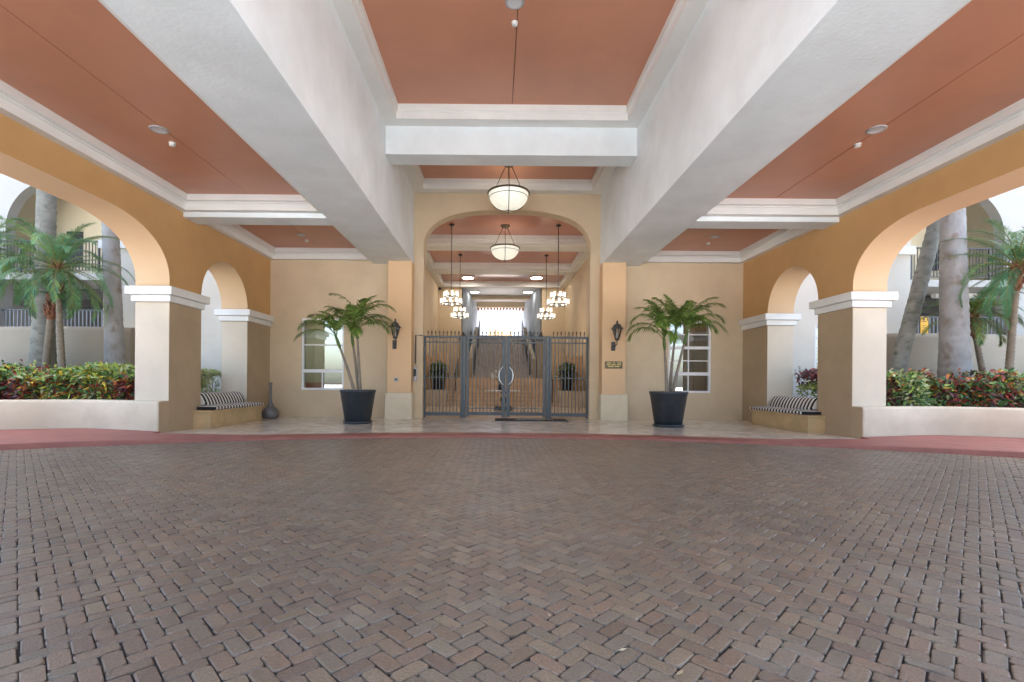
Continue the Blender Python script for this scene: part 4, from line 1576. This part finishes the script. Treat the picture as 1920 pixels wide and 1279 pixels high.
def bench(sx, label, l2, l3):
    ya, yb = 10.02, 12.22
    t = thing('stone_bench', label, 'bench', (sx * 6.5, 11.1, FZ), 'stone benches under the small arches')
    mb = MB()
    mb.box(sx * 6.24, sx * 6.598, ya, yb, FZ, .37)
    mb.box(sx * 6.602, sx * 6.855, 10.275, 12.175, FZ, .37)
    obj('base', mb, 'bench', t, bevel=.006)
    obj('seat', box(sx * 6.20, sx * 6.598, ya - .03, yb + .03, .372, .41), 'bench', t, bevel=.006)
    c = cushion(sx * 6.19, sx * 6.60, ya + .12, yb, .412, .492)
    tag(obj('seat_cushion', c, 'stripe', None, origin=(sx * 6.4, 11.1, .41)), l2, 'cushion', 'striped bench cushions')
    # bolster leaning on the sill behind
    mb = MB()
    y0, y1 = 10.42, 12.12
    P_ = [(6.60, .485), (6.585, .53), (6.64, .66), (6.70, .745), (6.76, .775), (6.835, .76), (6.85, .60), (6.80, .485)]
    rows = []
    ny = 30
    for j in range(ny + 1):
        v = j / ny
        k = (1 - abs(2 * v - 1) ** 10) ** .5
        k = .72 + .28 * k
        cxm, czm = 6.72, .63
        rows.append(mb.add([(sx * (cxm + (x - cxm) * k), y0 + (y1 - y0) * v, czm + (z - czm) * k) for x, z in P_]))
    m_ = len(P_)
    for a, b in zip(rows, rows[1:]):
        for q in range(m_):
            mb.face((a + q, b + q, b + (q + 1) % m_, a + (q + 1) % m_), None, True)
    mb.face([rows[0] + q for q in range(m_)])
    mb.face([rows[-1] + q for q in range(m_)])
    tag(obj('back_cushion', mb, 'stripe', None, origin=(sx * 6.7, 11.1, .62)), l3, 'cushion', 'striped bench cushions')


bench(-1, 'tan stone bench under the left small arch, between the cream piers', 'flat black and white striped seat cushion on the left stone bench', 'black and white striped back cushion leaning on the left bench')
bench(1, 'tan stone bench under the right small arch, between the cream piers', 'flat black and white striped seat cushion on the right stone bench', 'black and white striped back cushion leaning on the right bench')

# smokers' post
q = at(507, 783, 12.75)
t = thing('ash_receptacle', 'dark grey bulb-based cigarette receptacle with tall neck in the left back corner', 'ash receptacle', (q.x, 12.75, FZ))
z = FZ
obj('base', MB().lathe([(.13, z), (.19, z + .03), (.21, z + .12), (.20, z + .20), (.15, z + .27), (.10, z + .32)], q.x, 12.75, 28), 'plastic', t)
obj('neck', MB().lathe([(.10, z + .321), (.065, z + .38), (.042, z + .44), (.036, z + .55), (.034, z + .88)], q.x, 12.75, 20), 'plastic', t)
obj('cap', MB().lathe([(.036, z + .881), (.046, z + .89), (.046, z + .93), (.03, z + .955), (.001, z + .96)], q.x, 12.75, 20), 'plastic', t)

# ------------------------------------------------------------------ things beyond the gate
T_ = thing('round_table', 'round white-topped table with dark pedestal behind the gate', 'table', (0, 17.8, FZ))
z = FZ
obj('table_top', MB().lathe([(.66, .72), (.69, .73), (.69, .755), (.67, .765), (.001, .765)], 0, 17.8, 40), 'white_stone', T_)
obj('pedestal', MB().lathe([(.30, z), (.30, z + .03), (.12, z + .07), (.07, z + .15), (.10, z + .28), (.13, z + .38), (.07, z + .50), (.06, z + .58), (.16, .70), (.3, .719)], 0, 17.8, 20), 'iron', T_)
for k in range(4):
    a = R(45 + 90 * k)
    obj('foot', MB().tube([(.18 * math.cos(a), 17.8 + .18 * math.sin(a), z + .05), (.36 * math.cos(a), 17.8 + .36 * math.sin(a), z + .07), (.44 * math.cos(a), 17.8 + .44 * math.sin(a), z + .045)], [.05, .045, .05], 8), 'iron', T_)
V_ = thing('flower_vase', 'dark vase of white flowers on the round table', 'vase', (-.12, 17.75, .766))
obj('vase', MB().lathe([(.05, .766), (.08, .80), (.09, .88), (.05, .96), (.06, .98)], -.12, 17.75, 16), 'black_pot', V_)
mb = MB()
rg = random.Random(4)
stem = MB()
for k in range(26):
    e = Vector((-.12 + rg.gauss(-.1, .16), 17.75 + rg.gauss(0, .1), 1.28 + rg.gauss(0, .10)))
    stem.tube([(-.12, 17.75, .97), ((-.12 + e.x) / 2 + .02, 17.75, 1.15), e], .005, 4)
    for j in range(5):
        a = 2 * math.pi * j / 5
        leaflet(mb, e, Vector((math.cos(a), -.3, math.sin(a))), Vector((0, -1, 0)), .07, .05, (1, 1, 1), .1)
obj('blossom', mb, 'petal', V_)
obj('flower_stem', stem, mat('green_stem', (.05, .11, .03), .6), V_)
for sx, sd in ((-1, 'left'), (1, 'right')):
    x = at(823, 700, 20.35).x if sx < 0 else at(1063, 700, 20.35).x
    rg = random.Random(30 + sx)
    t = thing('potted_plant', f'trailing plant in a tall black pot on the {sd} pedestal wall behind the gate', 'potted plant', (x, 20.35, .72), 'black pots behind the gate')
    obj('pot', MB().lathe([(.22, .721), (.24, .75), (.29, 1.55), (.31, 1.57), (.31, 1.62), (.25, 1.62), (.24, 1.56), (.001, 1.56)], x, 20.35, 28), 'black_pot', t)
    mb = MB()
    for k in range(420):
        a = rg.uniform(0, 2 * math.pi)
        r_ = rg.random() ** .5 * .46
        zz = 1.68 + .28 * (1 - (r_ / .46) ** 2) * rg.random() - (.5 * rg.random() if r_ > .33 else 0)
        c = rg.choice([DKG, MID, DKG, (.05, .1, .03)])
        leaflet(mb, Vector((x + r_ * math.cos(a), 20.35 + r_ * math.sin(a), zz)), Vector((math.cos(a), math.sin(a), rg.uniform(-.8, .8))), Vector((0, 0, 1)), .16, .07, c, .5)
    for k in range(5):
        mb.tube([(x, 20.35, 1.6), (x + rg.gauss(0, .08), 20.35, 1.9), (x + rg.gauss(0, .16), 20.3, 2.2)], [.01, .008, .003], 4, True, (.08, .13, .03))
    obj('foliage', mb, 'leaf', t)

# dry leaves and petals blown onto the drive
M['litter'] = mat('dry_leaf', (0.50, 0.42, 0.26), 0.8, 0.2, 20)
for px, py in ((1030, 1157), (420, 1063), (495, 953), (920, 936), (1167, 1222), (1342, 1017), (1462, 1112), (798, 1006), (1275, 1266), (660, 870)):
    D = CZ * F / (py - VY - ROLL * (px - VX))
    q = at(px, py, D)
    mb = MB()
    a = rnd.uniform(0, 6.28)
    u, v = Vector((math.cos(a), math.sin(a), 0)), Vector((-math.sin(a), math.cos(a), 0))
    L_ = rnd.uniform(.012, .028)
    c = Vector((q.x, q.y, .006))
    i = mb.add([c - u * L_, c + v * L_ * .35 + Vector((0, 0, .004)), c + u * L_ + Vector((0, 0, .006)), c - v * L_ * .35 + Vector((0, 0, .002))])
    mb.face((i, i + 1, i + 2, i + 3))
    tag(obj('fallen_leaf', mb, 'litter'), 'tiny pale dry leaf lying on the brick drive', 'leaf', 'dry leaves on the drive')
